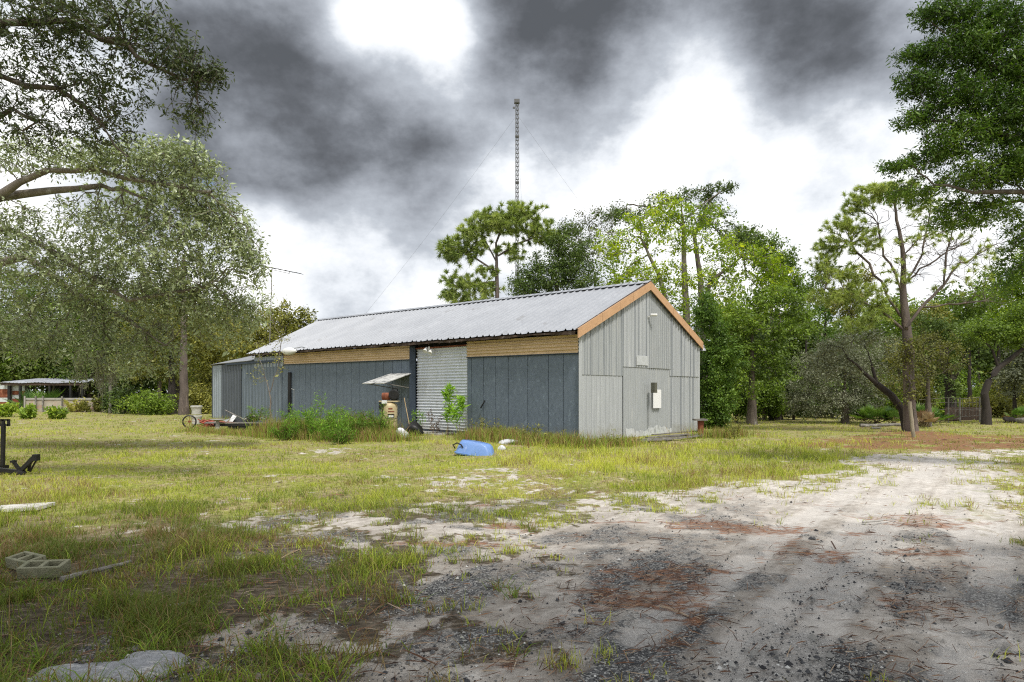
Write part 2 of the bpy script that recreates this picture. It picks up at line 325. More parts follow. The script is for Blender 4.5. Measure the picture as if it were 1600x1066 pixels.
def build_ground():
    af = np.linspace(-R_(52), R_(52), 620); ab = np.linspace(R_(52), R_(308), 90)[1:-1]
    a = np.concatenate([af, ab]); r = np.concatenate([[.6, 1.5, 2.2], np.geomspace(2.8, 60, 400), np.geomspace(64, 900, 20)])
    A, Rr = np.meshgrid(a, r); x = Rr*np.sin(A); y = Rr*np.cos(A)
    sand, grav, need, trk, dry = masks(x, y)
    z = hgt(x, y)
    # tyre tread: shallow ruts with lugs
    z = z-trk*.012+trk*.006*np.sin((x*.5+y)*75)*(Rr < 14)
    z = z+grav*(fbm(x, y, 22, 2, 8)-.5)*.02*(Rr < 14)
    V = np.stack([x, y, z], -1).reshape(-1, 3); na = len(a); nr = len(r)
    V = np.concatenate([V, [[0, 0, 0]]])
    i, j = np.meshgrid(np.arange(nr-1), np.arange(na), indexing='ij'); j2 = (j+1) % na
    Q = np.stack([i*na+j, i*na+j2, (i+1)*na+j2, (i+1)*na+j], -1).reshape(-1, 4)[:, ::-1]
    k = np.arange(na); T = np.stack([np.full(na, nr*na), (k+1) % na, k], -1)[:, ::-1]
    m, n = nt('ground')
    g = N(n, 'ShaderNodeNewGeometry').outputs['Position']
    A_ = lambda s: N(n, 'ShaderNodeAttribute', attribute_name=s).outputs['Fac']
    n1 = noise(n, g, 1.3, 8, .65); n2 = noise(n, g, 9, 8, .65); n3 = noise(n, g, 60, 5, .7); gr = mapping(n, g, (1, 1, 1), (0, 0, R_(-53))); nst = noise(n, mapping(n, g, (.5, 1.2, 1)), 16, 5, .65); nsk = noise(n, mapping(n, gr, (.12, 1.6, 1)), 4.5, 6, .65)
    soil = mixc(n, A_('soil_and_shade'), mixc(n, ramp(n, n1, [(.42, (0, 0, 0)), (.6, (1, 1, 1))]), ramp(n, n2, [(.3, (.13, .14, .04)), (.5, (.25, .27, .06)), (.7, (.38, .36, .14))]), ramp(n, n2, [(.3, (.13, .10, .05)), (.5, (.30, .24, .13)), (.7, (.5, .43, .28))])), ramp(n, nst, [(.3, (.04, .032, .022)), (.52, (.13, .105, .075)), (.7, (.30, .26, .21))]))
    sandc = ramp(n, n1, [(.25, (.42, .385, .345)), (.5, (.57, .535, .49)), (.75, (.70, .67, .63))])
    sandc = mixc(n, .8, sandc, ramp(n, n2, [(.3, (.66, .64, .62)), (.6, (1.08, 1.08, 1.08))]), 'MULTIPLY')
    sandc = mixc(n, .5, sandc, ramp(n, nst, [(.35, (.66, .63, .6)), (.6, (1.06, 1.06, 1.06))]), 'MULTIPLY')
    sandc = mixc(n, .6, sandc, ramp(n, nsk, [(.32, (.60, .57, .54)), (.5, (.95, .94, .93)), (.64, (1.12, 1.12, 1.12))]), 'MULTIPLY')
    vo = N(n, 'ShaderNodeTexVoronoi', inp={'Scale': 85.0}); n.links.new(g, vo.inputs['Vector'])
    vr = N(n, 'ShaderNodeSeparateColor'); n.links.new(vo.outputs['Color'], vr.inputs[0])
    stone = ramp(n, vr.outputs[0], [(0, (.03, .032, .036)), (.45, (.085, .087, .092)), (.72, (.18, .18, .175)), (.93, (.5, .5, .48))], 'LINEAR')
    needc = ramp(n, nst, [(.3, (.06, .03, .018)), (.5, (.21, .095, .052)), (.78, (.42, .23, .14))])
    def thr(attr, w, lo=.35, hi=.65):
        return ramp(n, math_(n, 'ADD', attr, math_(n, 'MULTIPLY_ADD', w, 2.6, -1.3)), [(lo, (0, 0, 0)), (hi, (1, 1, 1))])
    wn_ = mixc(n, .4, n2, n3)
    wsep = N(n, 'ShaderNodeRGBToBW'); n.links.new(wn_, wsep.inputs[0]); wf = wsep.outputs[0]
    c = mixc(n, thr(A_('sand'), wf), soil, sandc)
    soil_and_shade = ramp(n, noise(n, g, .8, 6, .6), [(.4, (0, 0, 0)), (.62, (1, 1, 1))])
    c = mixc(n, math_(n, 'MULTIPLY', soil_and_shade, A_('soil_and_shade')), c, mixc(n, 1.0, c, (.62, .6, .58), 'MULTIPLY'))
    c = mixc(n, math_(n, 'MULTIPLY', A_('soil_and_shade'), .35), c, mixc(n, 1.0, c, (.6, .6, .6), 'MULTIPLY'))  # overall darkening paints tree shade into the near ground colour
    gs_ = math_(n, 'MULTIPLY', A_('grav'), math_(n, 'MULTIPLY_ADD', nsk, 2.4, -.3)); c = mixc(n, thr(gs_, wf, .3, .75), c, mixc(n, .25, stone, (.14, .135, .13)))
    c = mixc(n, math_(n, 'MULTIPLY', A_('trk'), .6), c, mixc(n, n2, (.40, .37, .34), (.72, .69, .65)))
    c = mixc(n, thr(A_('need'), nst, .3, .95), c, needc)
    hb = math_(n, 'ADD', math_(n, 'MULTIPLY', n3, .35), math_(n, 'MULTIPLY', math_(n, 'MULTIPLY', vo.outputs['Distance'], -1.0), math_(n, 'MULTIPLY_ADD', A_('grav'), .8, .1)))
    hb = math_(n, 'ADD', hb, math_(n, 'MULTIPLY', n2, .9))
    b = N(n, 'ShaderNodeBump', inp={'Strength': .7, 'Distance': .03, 'Height': hb})
    p = N(n, 'ShaderNodeBsdfPrincipled', inp={'Base Color': c, 'Roughness': .95, 'Specular IOR Level': .15, 'Normal': b.outputs[0]}); out(n, p.outputs[0])
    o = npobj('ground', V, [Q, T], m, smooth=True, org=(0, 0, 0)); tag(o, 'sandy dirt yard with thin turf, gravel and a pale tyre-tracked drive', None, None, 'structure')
    soil_and_shade = sst(np.hypot(x, y)+(fbm(x, y, .8, 3, 44)-.5)*5, 11, 6)  # near-ground mask: darker soil plus painted foreground shade
    for nm, v in (('sand', sand), ('grav', grav), ('need', need), ('trk', trk), ('soil_and_shade', soil_and_shade)):
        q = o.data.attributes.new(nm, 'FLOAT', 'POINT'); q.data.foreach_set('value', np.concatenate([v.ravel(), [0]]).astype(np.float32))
build_ground()
# ------------------------------------------------------------------ grass, gravel and litter (nobody could count them)
FOOT = []   # footprints with no grass (world polygons)
def blades(P, h, wdt, lean, rng, tint, curve=.5):
    """P (n,3) roots; three-segment blades as two quads and a tip"""
    n_ = len(P); a = rng.uniform(0, 2*np.pi, n_); d = np.stack([np.cos(a), np.sin(a), 0*a], 1); s = np.stack([-np.sin(a), np.cos(a), 0*a], 1)
    # turn blade flats roughly at random
    b = rng.uniform(0, np.pi, n_); s = s*np.cos(b)[:, None]+d*np.sin(b)[:, None]
    up = np.array([0, 0, 1.]); hh = h[:, None]; ln = (lean*h)[:, None]; w_ = (wdt/2)[:, None]
    p1 = P+up*hh*.55+d*ln*.35; p2 = P+up*hh*(1-.15*lean[:, None])+d*ln
    V = np.stack([P-s*w_, P+s*w_, p1+s*w_*.8, p1-s*w_*.8, p2], 1).reshape(-1, 3); k = np.arange(n_)*5
    return V, np.stack([k, k+1, k+2, k+3], 1), np.stack([k+3, k+2, k+4], 1), np.repeat(tint, 5)
def scatter(npts, rng, ylo=622, yhi=1180, ang=47, pw=1.0):
    yy = ylo+(yhi-ylo)*rng.random(npts)**pw; d = HC*F/(yy-HY); t = rng.uniform(-math.tan(R_(ang)), math.tan(R_(ang)), npts)
    return t*d, d
def make_grass():
    rng = np.random.default_rng(5)
    x, y = scatter(210000, rng, 634, 1250)
    s, g, nd, tk, dry = masks(x, y)
    dens = np.clip(1-s*1.15, 0, 1)*(1-tk)*(1-.5*nd)
    dens *= .35+.65*sst(fbm(x, y, 1.2, 3, 61), .3, .6)
    dens *= 1-.93*sst(y, 10, 7.5)*sst(.56-fbm(x, y, 2.1, 4, 63)*.75-.25*fbm(x, y, 7, 2, 64)+.02*(8-y), .0, .10)
    dens *= 1-.5*sst(y, 9, 6)
    dens = np.maximum(dens, .008*(s > .6)*(g < .3)*(np.hypot(x, y) > 8))
    q = fbm(x, y, .45, 3, 71)
    keep = rng.random(len(x)) < dens
    for P in FOOT: keep &= sdf(x, y, P) < 0
    # behind the shop and far away there is only thatch
    x, y, q, dry, s = x[keep], y[keep], q[keep], dry[keep], s[keep]
    k = np.where(y < 9, 7, 5); x = np.repeat(x, k); y = np.repeat(y, k); q = np.repeat(q, k); dry = np.repeat(dry, k); s = np.repeat(s, k)
    sg = .035+.002*y; x = x+rng.normal(0, 1, len(x))*sg; y = y+rng.normal(0, 1, len(y))*sg
    nearleft = sst(y, 10, 6.5)*sst(x, 1.5, -1.5)
    lush = sst(sdf(x, y, gpoly([(760,700),(1340,690),(1310,735),(1240,750),(1080,760),(940,740),(800,730)])), -1, .5)
    h = (.02+.042*rng.random(len(x)))*(1+1.0*q)*(1+1.2*nearleft*rng.random(len(x))+1.0*lush)*(1-.4*dry)
    h = h*(.55+.9*sst(fbm(x, y, 1.6, 3, 74), .35, .65)); h = np.where((rng.random(len(x)) < .008), h*2.8, h)
    far = sst(y, 20, 45); h = h+.03*far
    wd = np.maximum(.0045+.003*rng.random(len(x)), y*.00065)
    lean = rng.uniform(.1, 1.1, len(x))
    browns = rng.random(len(x)) < (.06+.3*dry+.10*nearleft+.5*sst(fbm(x, y, .9, 4, 73), .5, .66))
    t = np.clip(.76+(q-.5)*.9+rng.normal(0, .14, len(x))-.24*nearleft+.06*lush, .48, 1); t = np.where(browns, rng.uniform(0, .28, len(x))*(1-.5*nearleft), t)
    V, Q, T, tt = blades(np.stack([x, y, hgt(x, y)-.004], 1), h, wd, lean, rng, t)
    m = leafm('grass', [(.17, .10, .05), (.46, .36, .19), (.12, .17, .03), (.36, .43, .055), (.62, .63, .12)], .35, .6, .25, (1.2, 1.25, .5))
    tag(npobj('grass', V, [Q, T], m, tint=tt, org=(0, 0, 0)), 'short yellow-green lawn grass thinning out towards the sand', 'grass', None, 'stuff')
    # coarse runner-grass tufts, near
    cl = [(x_, y_) for x_, y_ in zip(*scatter(3800, rng, 770, 1250))]
    cx = np.array([c[0] for c in cl]); cy = np.array([c[1] for c in cl]); s, g, nd, tk, dry = masks(cx, cy)
    lf = sst(cx, 1.2, -.6)
    keep = (rng.random(len(cx)) < np.clip((1-s)*(.15+.85*lf)*(1-g*.8), 0, 1)*.6*sst(fbm(cx, cy, 1.4, 3, 65), .38, .55)) & (tk < .3)
    for P in FOOT: keep &= sdf(cx, cy, P) < 0
    cx, cy = cx[keep], cy[keep]; hs = rng.uniform(.06, .2, len(cx))*np.where(cy < 6.5, 1.0, .8)
    k = 26; X = np.repeat(cx, k)+rng.normal(0, .045, len(cx)*k); Y = np.repeat(cy, k)+rng.normal(0, .045, len(cx)*k); H = np.repeat(hs, k)*rng.uniform(.4, 1.1, len(X))
    base = np.repeat(rng.uniform(.5, .9, len(cx)), k)+rng.normal(0, .1, len(X)); base = np.where(rng.random(len(X)) < .3, rng.uniform(0, .25, len(X)), base)
    V, Q, T, tt = blades(np.stack([X, Y, hgt(X, Y)-.005], 1), H, rng.uniform(.004, .009, len(X)), rng.uniform(.4, 1.5, len(X)), rng, np.clip(base, 0, 1))
    m = leafm('coarse_grass', [(.10, .055, .03), (.26, .19, .09), (.07, .12, .018), (.14, .21, .025), (.26, .32, .04)], .3, .6, .25, (1.2, 1.25, .5))
    tag(npobj('coarse_grass', V, [Q, T], m, tint=tt, org=(0, 0, 0)), 'coarse dark green and brown grass tufts in the near left corner', 'grass', None, 'stuff')
def make_gravel():
    rng = np.random.default_rng(8)
    x, y = scatter(190000, rng, 740, 1280, 42, .75); s, g, nd, tk, dry = masks(x, y)
    k = (rng.random(len(x)) < np.clip(g*.9*sst(fbm(x*.6+y*.8, (-x*.8+y*.6)*5, .5, 4, 79), .33, .62)+.04*s, 0, 1)*(1-.7*tk)) ; x, y = x[k], y[k]; n_ = len(x)
    r = rng.lognormal(math.log(.0048), .55, n_)*(1+y*.02); r = np.minimum(r, .03)
    base = np.array([(1, 0, 0), (0, 1, 0), (-1, 0, 0), (0, -1, 0), (0, 0, 1), (0, 0, -.6)])
    V = base[None]*r[:, None, None]*rng.uniform(.55, 1.35, (n_, 6, 1)); a = rng.uniform(0, 6.28, n_); c, s_ = np.cos(a)[:, None], np.sin(a)[:, None]
    X = V[..., 0]*c-V[..., 1]*s_; Y = V[..., 0]*s_+V[..., 1]*c; V = np.stack([X, Y, V[..., 2]*.8], -1)+np.stack([x, y, hgt(x, y)+r*.3], 1)[:, None]
    f = np.array([(0, 1, 4), (1, 2, 4), (2, 3, 4), (3, 0, 4), (1, 0, 5), (2, 1, 5), (3, 2, 5), (0, 3, 5)])
    Fc = (f[None]+(np.arange(n_)*6)[:, None, None]).reshape(-1, 3)
    t = np.repeat(rng.random(n_), 6)
    m, n = nt('gravel'); a_ = N(n, 'ShaderNodeAttribute', attribute_name='tint').outputs['Fac']
    c = ramp(n, a_, [(0, (.02, .02, .024)), (.4, (.06, .062, .068)), (.65, (.16, .16, .155)), (.88, (.3, .29, .27)), (1, (.62, .62, .6))])
    out(n, N(n, 'ShaderNodeBsdfPrincipled', inp={'Base Color': c, 'Roughness': .85}).outputs[0])
    tag(npobj('gravel', V.reshape(-1, 3), Fc, m, tint=t, org=(0, 0, 0)), 'dark and pale gravel stones pressed into the sandy drive', 'gravel', None, 'stuff')
    # fallen pine needles, twigs, dead leaves
    x, y = scatter(60000, rng, 685, 1250, 45, .9); s, g, nd, tk, dry = masks(x, y)
    pr = np.clip(nd*1.0+.07+.10*(x < -.5)*(y < 7)*(1-s), 0, 1)*np.where(y > 15, (nd > .3)*.6, 1)*(1-.6*tk)
    k = rng.random(len(x)) < pr; x, y, nd = x[k], y[k], nd[k]; n_ = len(x)
    a = rng.normal(.3, .9, n_); L = rng.uniform(.05, .15, n_); L = np.where(rng.random(n_) < .006, L*2.4, L); w_ = np.maximum(rng.uniform(.0012, .003, n_), y*.0004)*np.where(L > .2, 3, 1)
    dx, dy = np.cos(a)*L, np.sin(a)*L; nx, ny = -np.sin(a)*w_, np.cos(a)*w_; z = hgt(x, y)+.008+rng.random(n_)*.012; z2 = z+rng.uniform(-.004, .02, n_)
    V = np.stack([np.stack([x-nx, y-ny, z], 1), np.stack([x+nx, y+ny, z], 1), np.stack([x+dx+nx, y+dy+ny, z2], 1), np.stack([x+dx-nx, y+dy-ny, z2], 1), np.stack([x+dx*.5, y+dy*.5, z+w_*1.5+.003], 1)], 1).reshape(-1, 3)
    k = np.arange(n_)*5; Fc = np.concatenate([np.stack([k, k+1, k+4], 1), np.stack([k+1, k+2, k+4], 1), np.stack([k+2, k+3, k+4], 1), np.stack([k+3, k, k+4], 1)])
    m, n = nt('litter'); a_ = N(n, 'ShaderNodeAttribute', attribute_name='tint').outputs['Fac']
    c = ramp(n, a_, [(0, (.035, .018, .012)), (.5, (.13, .06, .03)), (.8, (.25, .14, .08)), (1, (.4, .33, .24))])
    out(n, N(n, 'ShaderNodeBsdfPrincipled', inp={'Base Color': c, 'Roughness': .85}).outputs[0])
    tag(npobj('needle_litter', V, Fc, m, tint=np.repeat(rng.random(n_), 5), org=(0, 0, 0)), 'rust brown fallen pine needles and twigs drifted on the drive', 'litter', None, 'stuff')
# ------------------------------------------------------------------ the metal shop building
Cc = np.array([2.15, 20.25]); Lv = np.array([-.739, .674]); Lv /= np.linalg.norm(Lv); Sv = np.array([-Lv[1]*-1, -Lv[0]]); Sv = np.array([Lv[1], -Lv[0]])
W = 8.03; TL = 22.2
def P(t, s, z):
    q = Cc+Lv*t+Sv*s; return (q[0], q[1], z)
def t_of(x):
    r = (x-800)/F; return (Cc[0]-r*Cc[1])/(r*Lv[1]-Lv[0])
def s_of(x):
    r = (x-800)/F; return (r*Cc[1]-Cc[0])/(Sv[0]-r*Sv[1])
def zt(y, t, s=0): return HC+(HY-y)/F*(P(t, s, 0)[1])
FOOT.append([P(-.05, -.05, 0)[:2], P(28.5, 0, 0)[:2], P(28.5, W, 0)[:2], P(-.05, W, 0)[:2]])
ze = lambda t: 3.53+.006*t
zr = lambda t: 5.55+.014*t
def trap(u, per, wtop, wbase, h):
    q = np.abs(((u+per/2) % per)-per/2); return h*np.clip((wbase/2-q)/((wbase-wtop)/2+1e-9), 0, 1)
def sheet(Fm, us, top, bot, prof, rows=2, jit=0):
    """metal sheet: columns us, edges top(u)/bot(u), outward profile prof(u)"""
    mb = MB(); vs = []
    for u in us:
        for k in range(rows):
            v_ = bot(u)+(top(u)-bot(u))*k/(rows-1); vs.append(Fm(u, v_, prof(u)))
    fs = [(i*rows+k, (i+1)*rows+k, (i+1)*rows+k+1, i*rows+k+1) for i in range(len(us)-1) for k in range(rows-1)]
    mb.add(vs, fs); return mb
def cols(a, b, per, wt, wb):
    u = [a, b]; k = math.floor(a/per)-1
    while k*per < b+per:
        for o_ in (-wb/2, -wt/2, wt/2, wb/2):
            if a < k*per+o_ < b: u.append(k*per+o_)
        k += 1
    return sorted(u)
def sinc(a, b, per): return list(np.arange(a, b, per/6))+[b]
LV3 = (Lv[0], Lv[1], 0); SV3 = (Sv[0], Sv[1], 0)
mGalv = pm('galvanised', (.36, .375, .39), (.28, .295, .31), 2.2, .5, .06, .25, (1, 1, .25), (.44, .45, .45), 1.8, .56)
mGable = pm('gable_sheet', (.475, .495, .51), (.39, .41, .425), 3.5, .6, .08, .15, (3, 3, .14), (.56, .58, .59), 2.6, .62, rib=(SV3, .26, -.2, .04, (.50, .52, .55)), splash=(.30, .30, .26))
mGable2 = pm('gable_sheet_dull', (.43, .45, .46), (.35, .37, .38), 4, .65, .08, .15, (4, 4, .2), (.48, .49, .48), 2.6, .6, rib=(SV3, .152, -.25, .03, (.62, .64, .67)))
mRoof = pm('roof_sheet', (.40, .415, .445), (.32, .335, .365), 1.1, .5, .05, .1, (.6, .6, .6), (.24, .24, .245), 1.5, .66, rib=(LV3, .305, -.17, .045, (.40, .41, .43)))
mBlue = pm('blue_grey_panel', (.150, .186, .228), (.108, .138, .175), 9, .75, .25, 0, (1, 1, .7), (.20, .25, .30), 7, .62, 45, splash=(.13, .125, .10))
mBlueD = pm('dark_blue_trim', (.05, .07, .10), (.035, .05, .075), 5, .7, .2)
mTan = pm('tan_band', (.66, .50, .31), (.56, .42, .25), 2.5, .6, .06, 0, (.4, .4, 1), (.44, .33, .19), 2, .62)
mFas = pm('orange_fascia', (.60, .37, .21), (.50, .30, .165), 3, .7, .12, 0, (1, 1, 1), (.38, .2, .1), 4, .66)
mRot = pm('rotten_wood', (.10, .065, .045), (.035, .025, .02), 6, .9, .6, 0, (1, 1, 1), (.25, .22, .2), 5, .63)
mShut = pm('shutter_metal', (.74, .77, .82), (.64, .68, .73), 2, .45, .05, 0, (1, 1, .2), (.62, .64, .66), 2, .62, splash=(.46, .45, .40))
mWhite = pm('white_paint', (.78, .78, .76), (.66, .66, .64), 4, .5, .1)
mDark = pm('dark_void', (.02, .02, .022), (.012, .012, .013), 5, .9, .1)
mBlack = pm('black_steel', (.016, .017, .019), (.03, .028, .026), 8, .45, .2, .3)
mGrey = pm('grey_wood', (.22, .205, .185), (.14, .13, .115), 6, .9, .5, 0, (1, 1, 1), (.36, .34, .31), 5, .58)
mRust = pm('rust', (.25, .075, .035), (.14, .045, .025), 4, .9, .3, 0, (1, 1, 1), (.33, .13, .07), 3, .55)
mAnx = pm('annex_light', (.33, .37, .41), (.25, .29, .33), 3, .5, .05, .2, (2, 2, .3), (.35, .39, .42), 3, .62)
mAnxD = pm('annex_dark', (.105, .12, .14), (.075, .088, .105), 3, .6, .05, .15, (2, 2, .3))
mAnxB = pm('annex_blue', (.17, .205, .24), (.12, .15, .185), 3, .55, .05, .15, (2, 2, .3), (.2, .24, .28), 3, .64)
mConc = pm('concrete', (.42, .40, .37), (.3, .285, .26), 5, .9, .4, 0, (1, 1, 1), (.2, .2, .17), 4, .62)
B = thing('metal_shop_building', 'long low metal workshop with blue-grey side, ribbed roof and pale grey gable end', 'workshop', P(0, 0, 0))
Ff = lambda u, v_, o_: P(u, -o_, v_)          # long side
Fg = lambda u, v_, o_: P(-o_, u, v_)          # gable
# side wall: boards with open grooves over a dark backing
for (t0, t1) in ((0.02, 5.12), (8.42, 22.0)):
    back = MB(); back.slab([P(t0, .02, -.05), P(t1, .02, -.05), P(t1, .02, 3.60), P(t0, .02, 3.52)][::-1], .06); 
    mb = MB(); t = t0; rs = random.Random(int(t0*10)+3)
    while t < t1-.05:
        wd = min(rs.choice([.6, .62, .58, .61, .9]) if t0 < 1 else rs.choice([.6, .62, .6, .45]), t1-t); o_ = rs.uniform(.0, .008)
        mb.slab([P(t+.012, -.03-o_, -.02), P(t+wd-.012, -.03-o_, -.02), P(t+wd-.012, -.03-o_, 2.80+.009*t), P(t+.012, -.03-o_, 2.80+.009*t)][::-1], .03)
        t += wd
    mb.build('side_wall', mBlue, B); back.build('wall_backing', mDark, B)
    b2 = t1 if t0 < 1 else 18.7
    bz = lambda u: 2.815+.009*u
    # tan band, corrugated along the wall
    nz = 9; vs = []; rows = []; per = .115
    zz = []; z_ = 0.0
    while z_ < .62: zz.append(z_); z_ += per/6
    uu = np.linspace(t0, b2, max(2, int((b2-t0)/.6)))
    mb = MB(); 
    for u in uu:
        for z_ in zz: mb.v.append(P(u, -.03-.03*(1+math.sin(2*math.pi*z_/per)), bz(u)+z_*(.60-.003*u+.0)/.62))
    k = len(zz)
    mb.f = [(i*k+j, i*k+j+1, (i+1)*k+j+1, (i+1)*k+j) for i in range(len(uu)-1) for j in range(k-1)]
    mb.build('upper_band', mTan, B)
    fl = MB(); fl.slab([P(t0, -.096, bz(t0)-.012), P(b2, -.096, bz(b2)-.012), P(b2, -.096, bz(b2)+.012), P(t0, -.096, bz(t0)+.012)][::-1], .03); fl.build('band_flashing', mBlueD, B)
# section of wall hung with metal sheets at the far end of the side
mb = sheet(Ff, cols(18.72, 21.9, .25, .02, .05), lambda u: 3.45, lambda u: 2.9, lambda u: .07+trap(u, .25, .02, .05, .02)); mb.build('patch_sheet', mAnx, B)
# gable cladding
gt = lambda s: min(3.42+(5.42-3.42)*s/4.03, 5.42-(5.42-3.46)*(s-4.03)/4.0)-.0
core = MB(); g_ = [P(.03, 0.03, -.05), P(.03, W-.03, -.05), P(.03, W-.03, 3.4), P(.03, 4.03, 5.38), P(.03, .03, 3.38)]; core.add(g_+[P(.13, .03, -.05), P(.13, W-.03, -.05), P(.13, W-.03, 3.4), P(.13, 4.03, 5.38), P(.13, .03, 3.38)], [(0, 1, 2, 3, 4), (9, 8, 7, 6, 5), (0, 5, 6, 1), (1, 6, 7, 2), (2, 7, 8, 3), (3, 8, 9, 4), (4, 9, 5, 0)]); core.build('gable_framing', mDark, B)
sA, sB, sC, sD = 0.0, s_of(972), s_of(1044), W
def gs(a, b, lo, hi, per, wt, wb, h, off, mat, nm='gable_sheet'):
    us = sorted(set(cols(a, b, per, wt, wb)+([4.03] if a < 4.03 < b else [])))
    mb = sheet(Fg, us, hi if callable(hi) else (lambda u: hi), lambda u: lo, lambda u: off+trap(u, per, wt, wb, h), 3); return mb.build(nm, mat, B)
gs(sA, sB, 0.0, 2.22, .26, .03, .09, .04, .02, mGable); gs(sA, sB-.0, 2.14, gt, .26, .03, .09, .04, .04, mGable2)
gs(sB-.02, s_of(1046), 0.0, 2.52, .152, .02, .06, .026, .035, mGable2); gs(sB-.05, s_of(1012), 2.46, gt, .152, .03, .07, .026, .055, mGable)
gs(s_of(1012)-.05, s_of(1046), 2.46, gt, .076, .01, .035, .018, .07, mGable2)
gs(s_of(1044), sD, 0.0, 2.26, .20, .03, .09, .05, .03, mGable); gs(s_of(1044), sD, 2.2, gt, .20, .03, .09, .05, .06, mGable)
pa = MB(); 
pa = sheet(Fg, cols(s_of(991), s_of(1010), .1, .01, .03), lambda u: zt(556, 0, 3.6), lambda u: zt(571, 0, 3.6), lambda u: .09+trap(u, .1, .01, .03, .01)); pa.build('gable_patch', pm('patch_sheet_pale', (.55, .57, .58), (.42, .44, .45), 3, .5, .05), B)
mOx = pm('oxide_sheet', (.57, .59, .60), (.48, .50, .51), 9, .8, .2, 0, (1, 1, .5), (.3, .31, .31), 6, .58)
pa = sheet(Fg, cols(s_of(975), s_of(1048), .152, .02, .05), lambda u: .27+.07*math.sin(u*3)+.03*math.sin(u*11), lambda u: .0, lambda u: .05+trap(u, .152, .02, .06, .026)); pa.build('bleached_skirt', mOx, B)
co_ = MB(); co_.bar(P(-.05, -.05, 0), P(-.05, -.05, 3.4), .1, .1); co_.build('corner_trim', mGable, B); co_ = MB(); co_.bar(P(-.06, W+.03, 0), P(-.06, W+.03, 3.42), .08, .08); co_.build('corner_trim', mGable, B)
# back and far walls
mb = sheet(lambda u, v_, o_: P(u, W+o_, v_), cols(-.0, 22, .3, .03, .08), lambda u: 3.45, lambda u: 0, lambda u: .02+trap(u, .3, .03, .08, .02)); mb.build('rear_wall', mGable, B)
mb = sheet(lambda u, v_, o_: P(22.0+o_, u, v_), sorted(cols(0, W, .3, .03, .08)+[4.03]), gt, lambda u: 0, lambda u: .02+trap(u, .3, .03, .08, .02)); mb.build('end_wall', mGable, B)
# roof
rp = lambda u: trap(u, .305, .03, .075, .05)+trap(u+.1, .305, .015, .03, .006)+trap(u-.1, .305, .015, .03, .006)
ru = sorted(set([-.15, TL]+cols(-.15, TL, .305, .03, .09)+cols(-.05, TL, .305, .015, .03)))
def roofF(sgn):
    s_e, s_r = (-.36, 4.03) if sgn > 0 else (W+.3, 4.03)
    def f(u, v_, o_):
        z_ = ze(u)+(zr(u)-ze(u))*v_; sag = -.035*math.sin(math.pi*v_)*math.sin(u*.9)**2
        return P(u, s_e+(s_r-s_e)*v_, z_+o_+sag)
    return f
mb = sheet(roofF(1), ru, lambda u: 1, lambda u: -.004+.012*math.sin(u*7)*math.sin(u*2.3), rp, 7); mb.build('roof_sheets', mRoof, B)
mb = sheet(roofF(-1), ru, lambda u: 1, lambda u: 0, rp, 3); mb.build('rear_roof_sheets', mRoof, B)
rc = MB(); 
for a, b in ((-.2, 5), (5.02, 12), (12.02, TL+.05)):
    rc.slab([P(a, 3.8, zr(a)-.045), P(b, 3.8, zr(b)-.045), P(b, 4.03, zr(b)+.065), P(a, 4.03, zr(a)+.065)], .01); rc.slab([P(a, 4.03, zr(a)+.065), P(b, 4.03, zr(b)+.065), P(b, 4.26, zr(b)-.045), P(a, 4.26, zr(a)-.045)], .01)
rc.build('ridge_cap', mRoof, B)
# roof underside, rotten eave board and rafter tails
un = MB(); un.add([P(-.1, -.3, ze(0)-.06), P(TL-.05, -.3, ze(TL)-.06), P(TL-.05, 4.0, zr(TL)-.12), P(-.1, 4.0, zr(0)-.12), P(-.1, W+.2, ze(0)-.06), P(TL-.05, W+.2, ze(TL)-.06)], [(0, 1, 2, 3), (3, 2, 5, 4)]); un.build('roof_deck', mRot, B)
ev = MB(); rs = random.Random(4); t = -.05
while t < TL-.1:
    l = rs.uniform(.5, 1.6); t2 = min(t+l, TL-.1); dz = rs.uniform(-.02, .01); hb_ = rs.choice([.06, .075, .085, .10, .05])
    ev.slab([P(t, -.345, ze(t)-.035-hb_+dz), P(t2-.01, -.345, ze(t2)-.035-hb_-dz), P(t2-.01, -.335, ze(t2)-.032), P(t, -.335, ze(t)-.032)][::-1], .03); t = t2
for t in np.arange(.3, TL, .61):
    ev.bar(P(t, -.30, ze(t)-.12), P(t, .02, ze(t)+.02), .04, .09)
ev.build('eave_board', mRot, B)
# painted rake boards on the gable, in lengths
def rake(a, b, nm='rake_board', mat=mFas):
    (s0, z0), (s1, z1) = a, b; mb = MB(); mb.slab([P(-.17, s0, z0-.27), P(-.17, s1, z1-.27), P(-.17, s1, z1+.03), P(-.17, s0, z0+.03)], -.035); return mb.build(nm, mat, B)
rz = lambda s: ze(0)+(zr(0)-ze(0))*((s+.36)/4.39 if s < 4.03 else (W+.3-s)/(W+.3-4.03))-.005
cuts = [-.36, .95, 2.0, 2.85, 4.03]
for a, b in zip(cuts, cuts[1:]): rake((a+.006, rz(a+.006)), (b-.006, rz(b-.006)))
cuts = [4.03, 5.7, 7.0, 8.2]
for a, b in zip(cuts, cuts[1:]): rake((a+.006, rz(a+.006)), (b-.006, rz(b-.006)))
tr = MB(); tr.slab([P(-.2, -.37, ze(0)-.0), P(-.2, 4.03, zr(0)+.03), P(-.1, 4.03, zr(0)+.045), P(-.1, -.37, ze(0)+.02)], .02); tr.build('rake_drip_edge', mRot, B)
# notches where the gable ribs stop short of the right-hand rake board
for s in np.arange(4.3, 7.9, .26):
    nt_ = MB(); nt_.slab([P(-.15, s, rz(s)-.33), P(-.15, s+.13, rz(s+.13)-.33), P(-.15, s+.13, rz(s+.13)-.25), P(-.15, s, rz(s)-.25)], -.02); nt_.build('rib_gap', mDark, B)
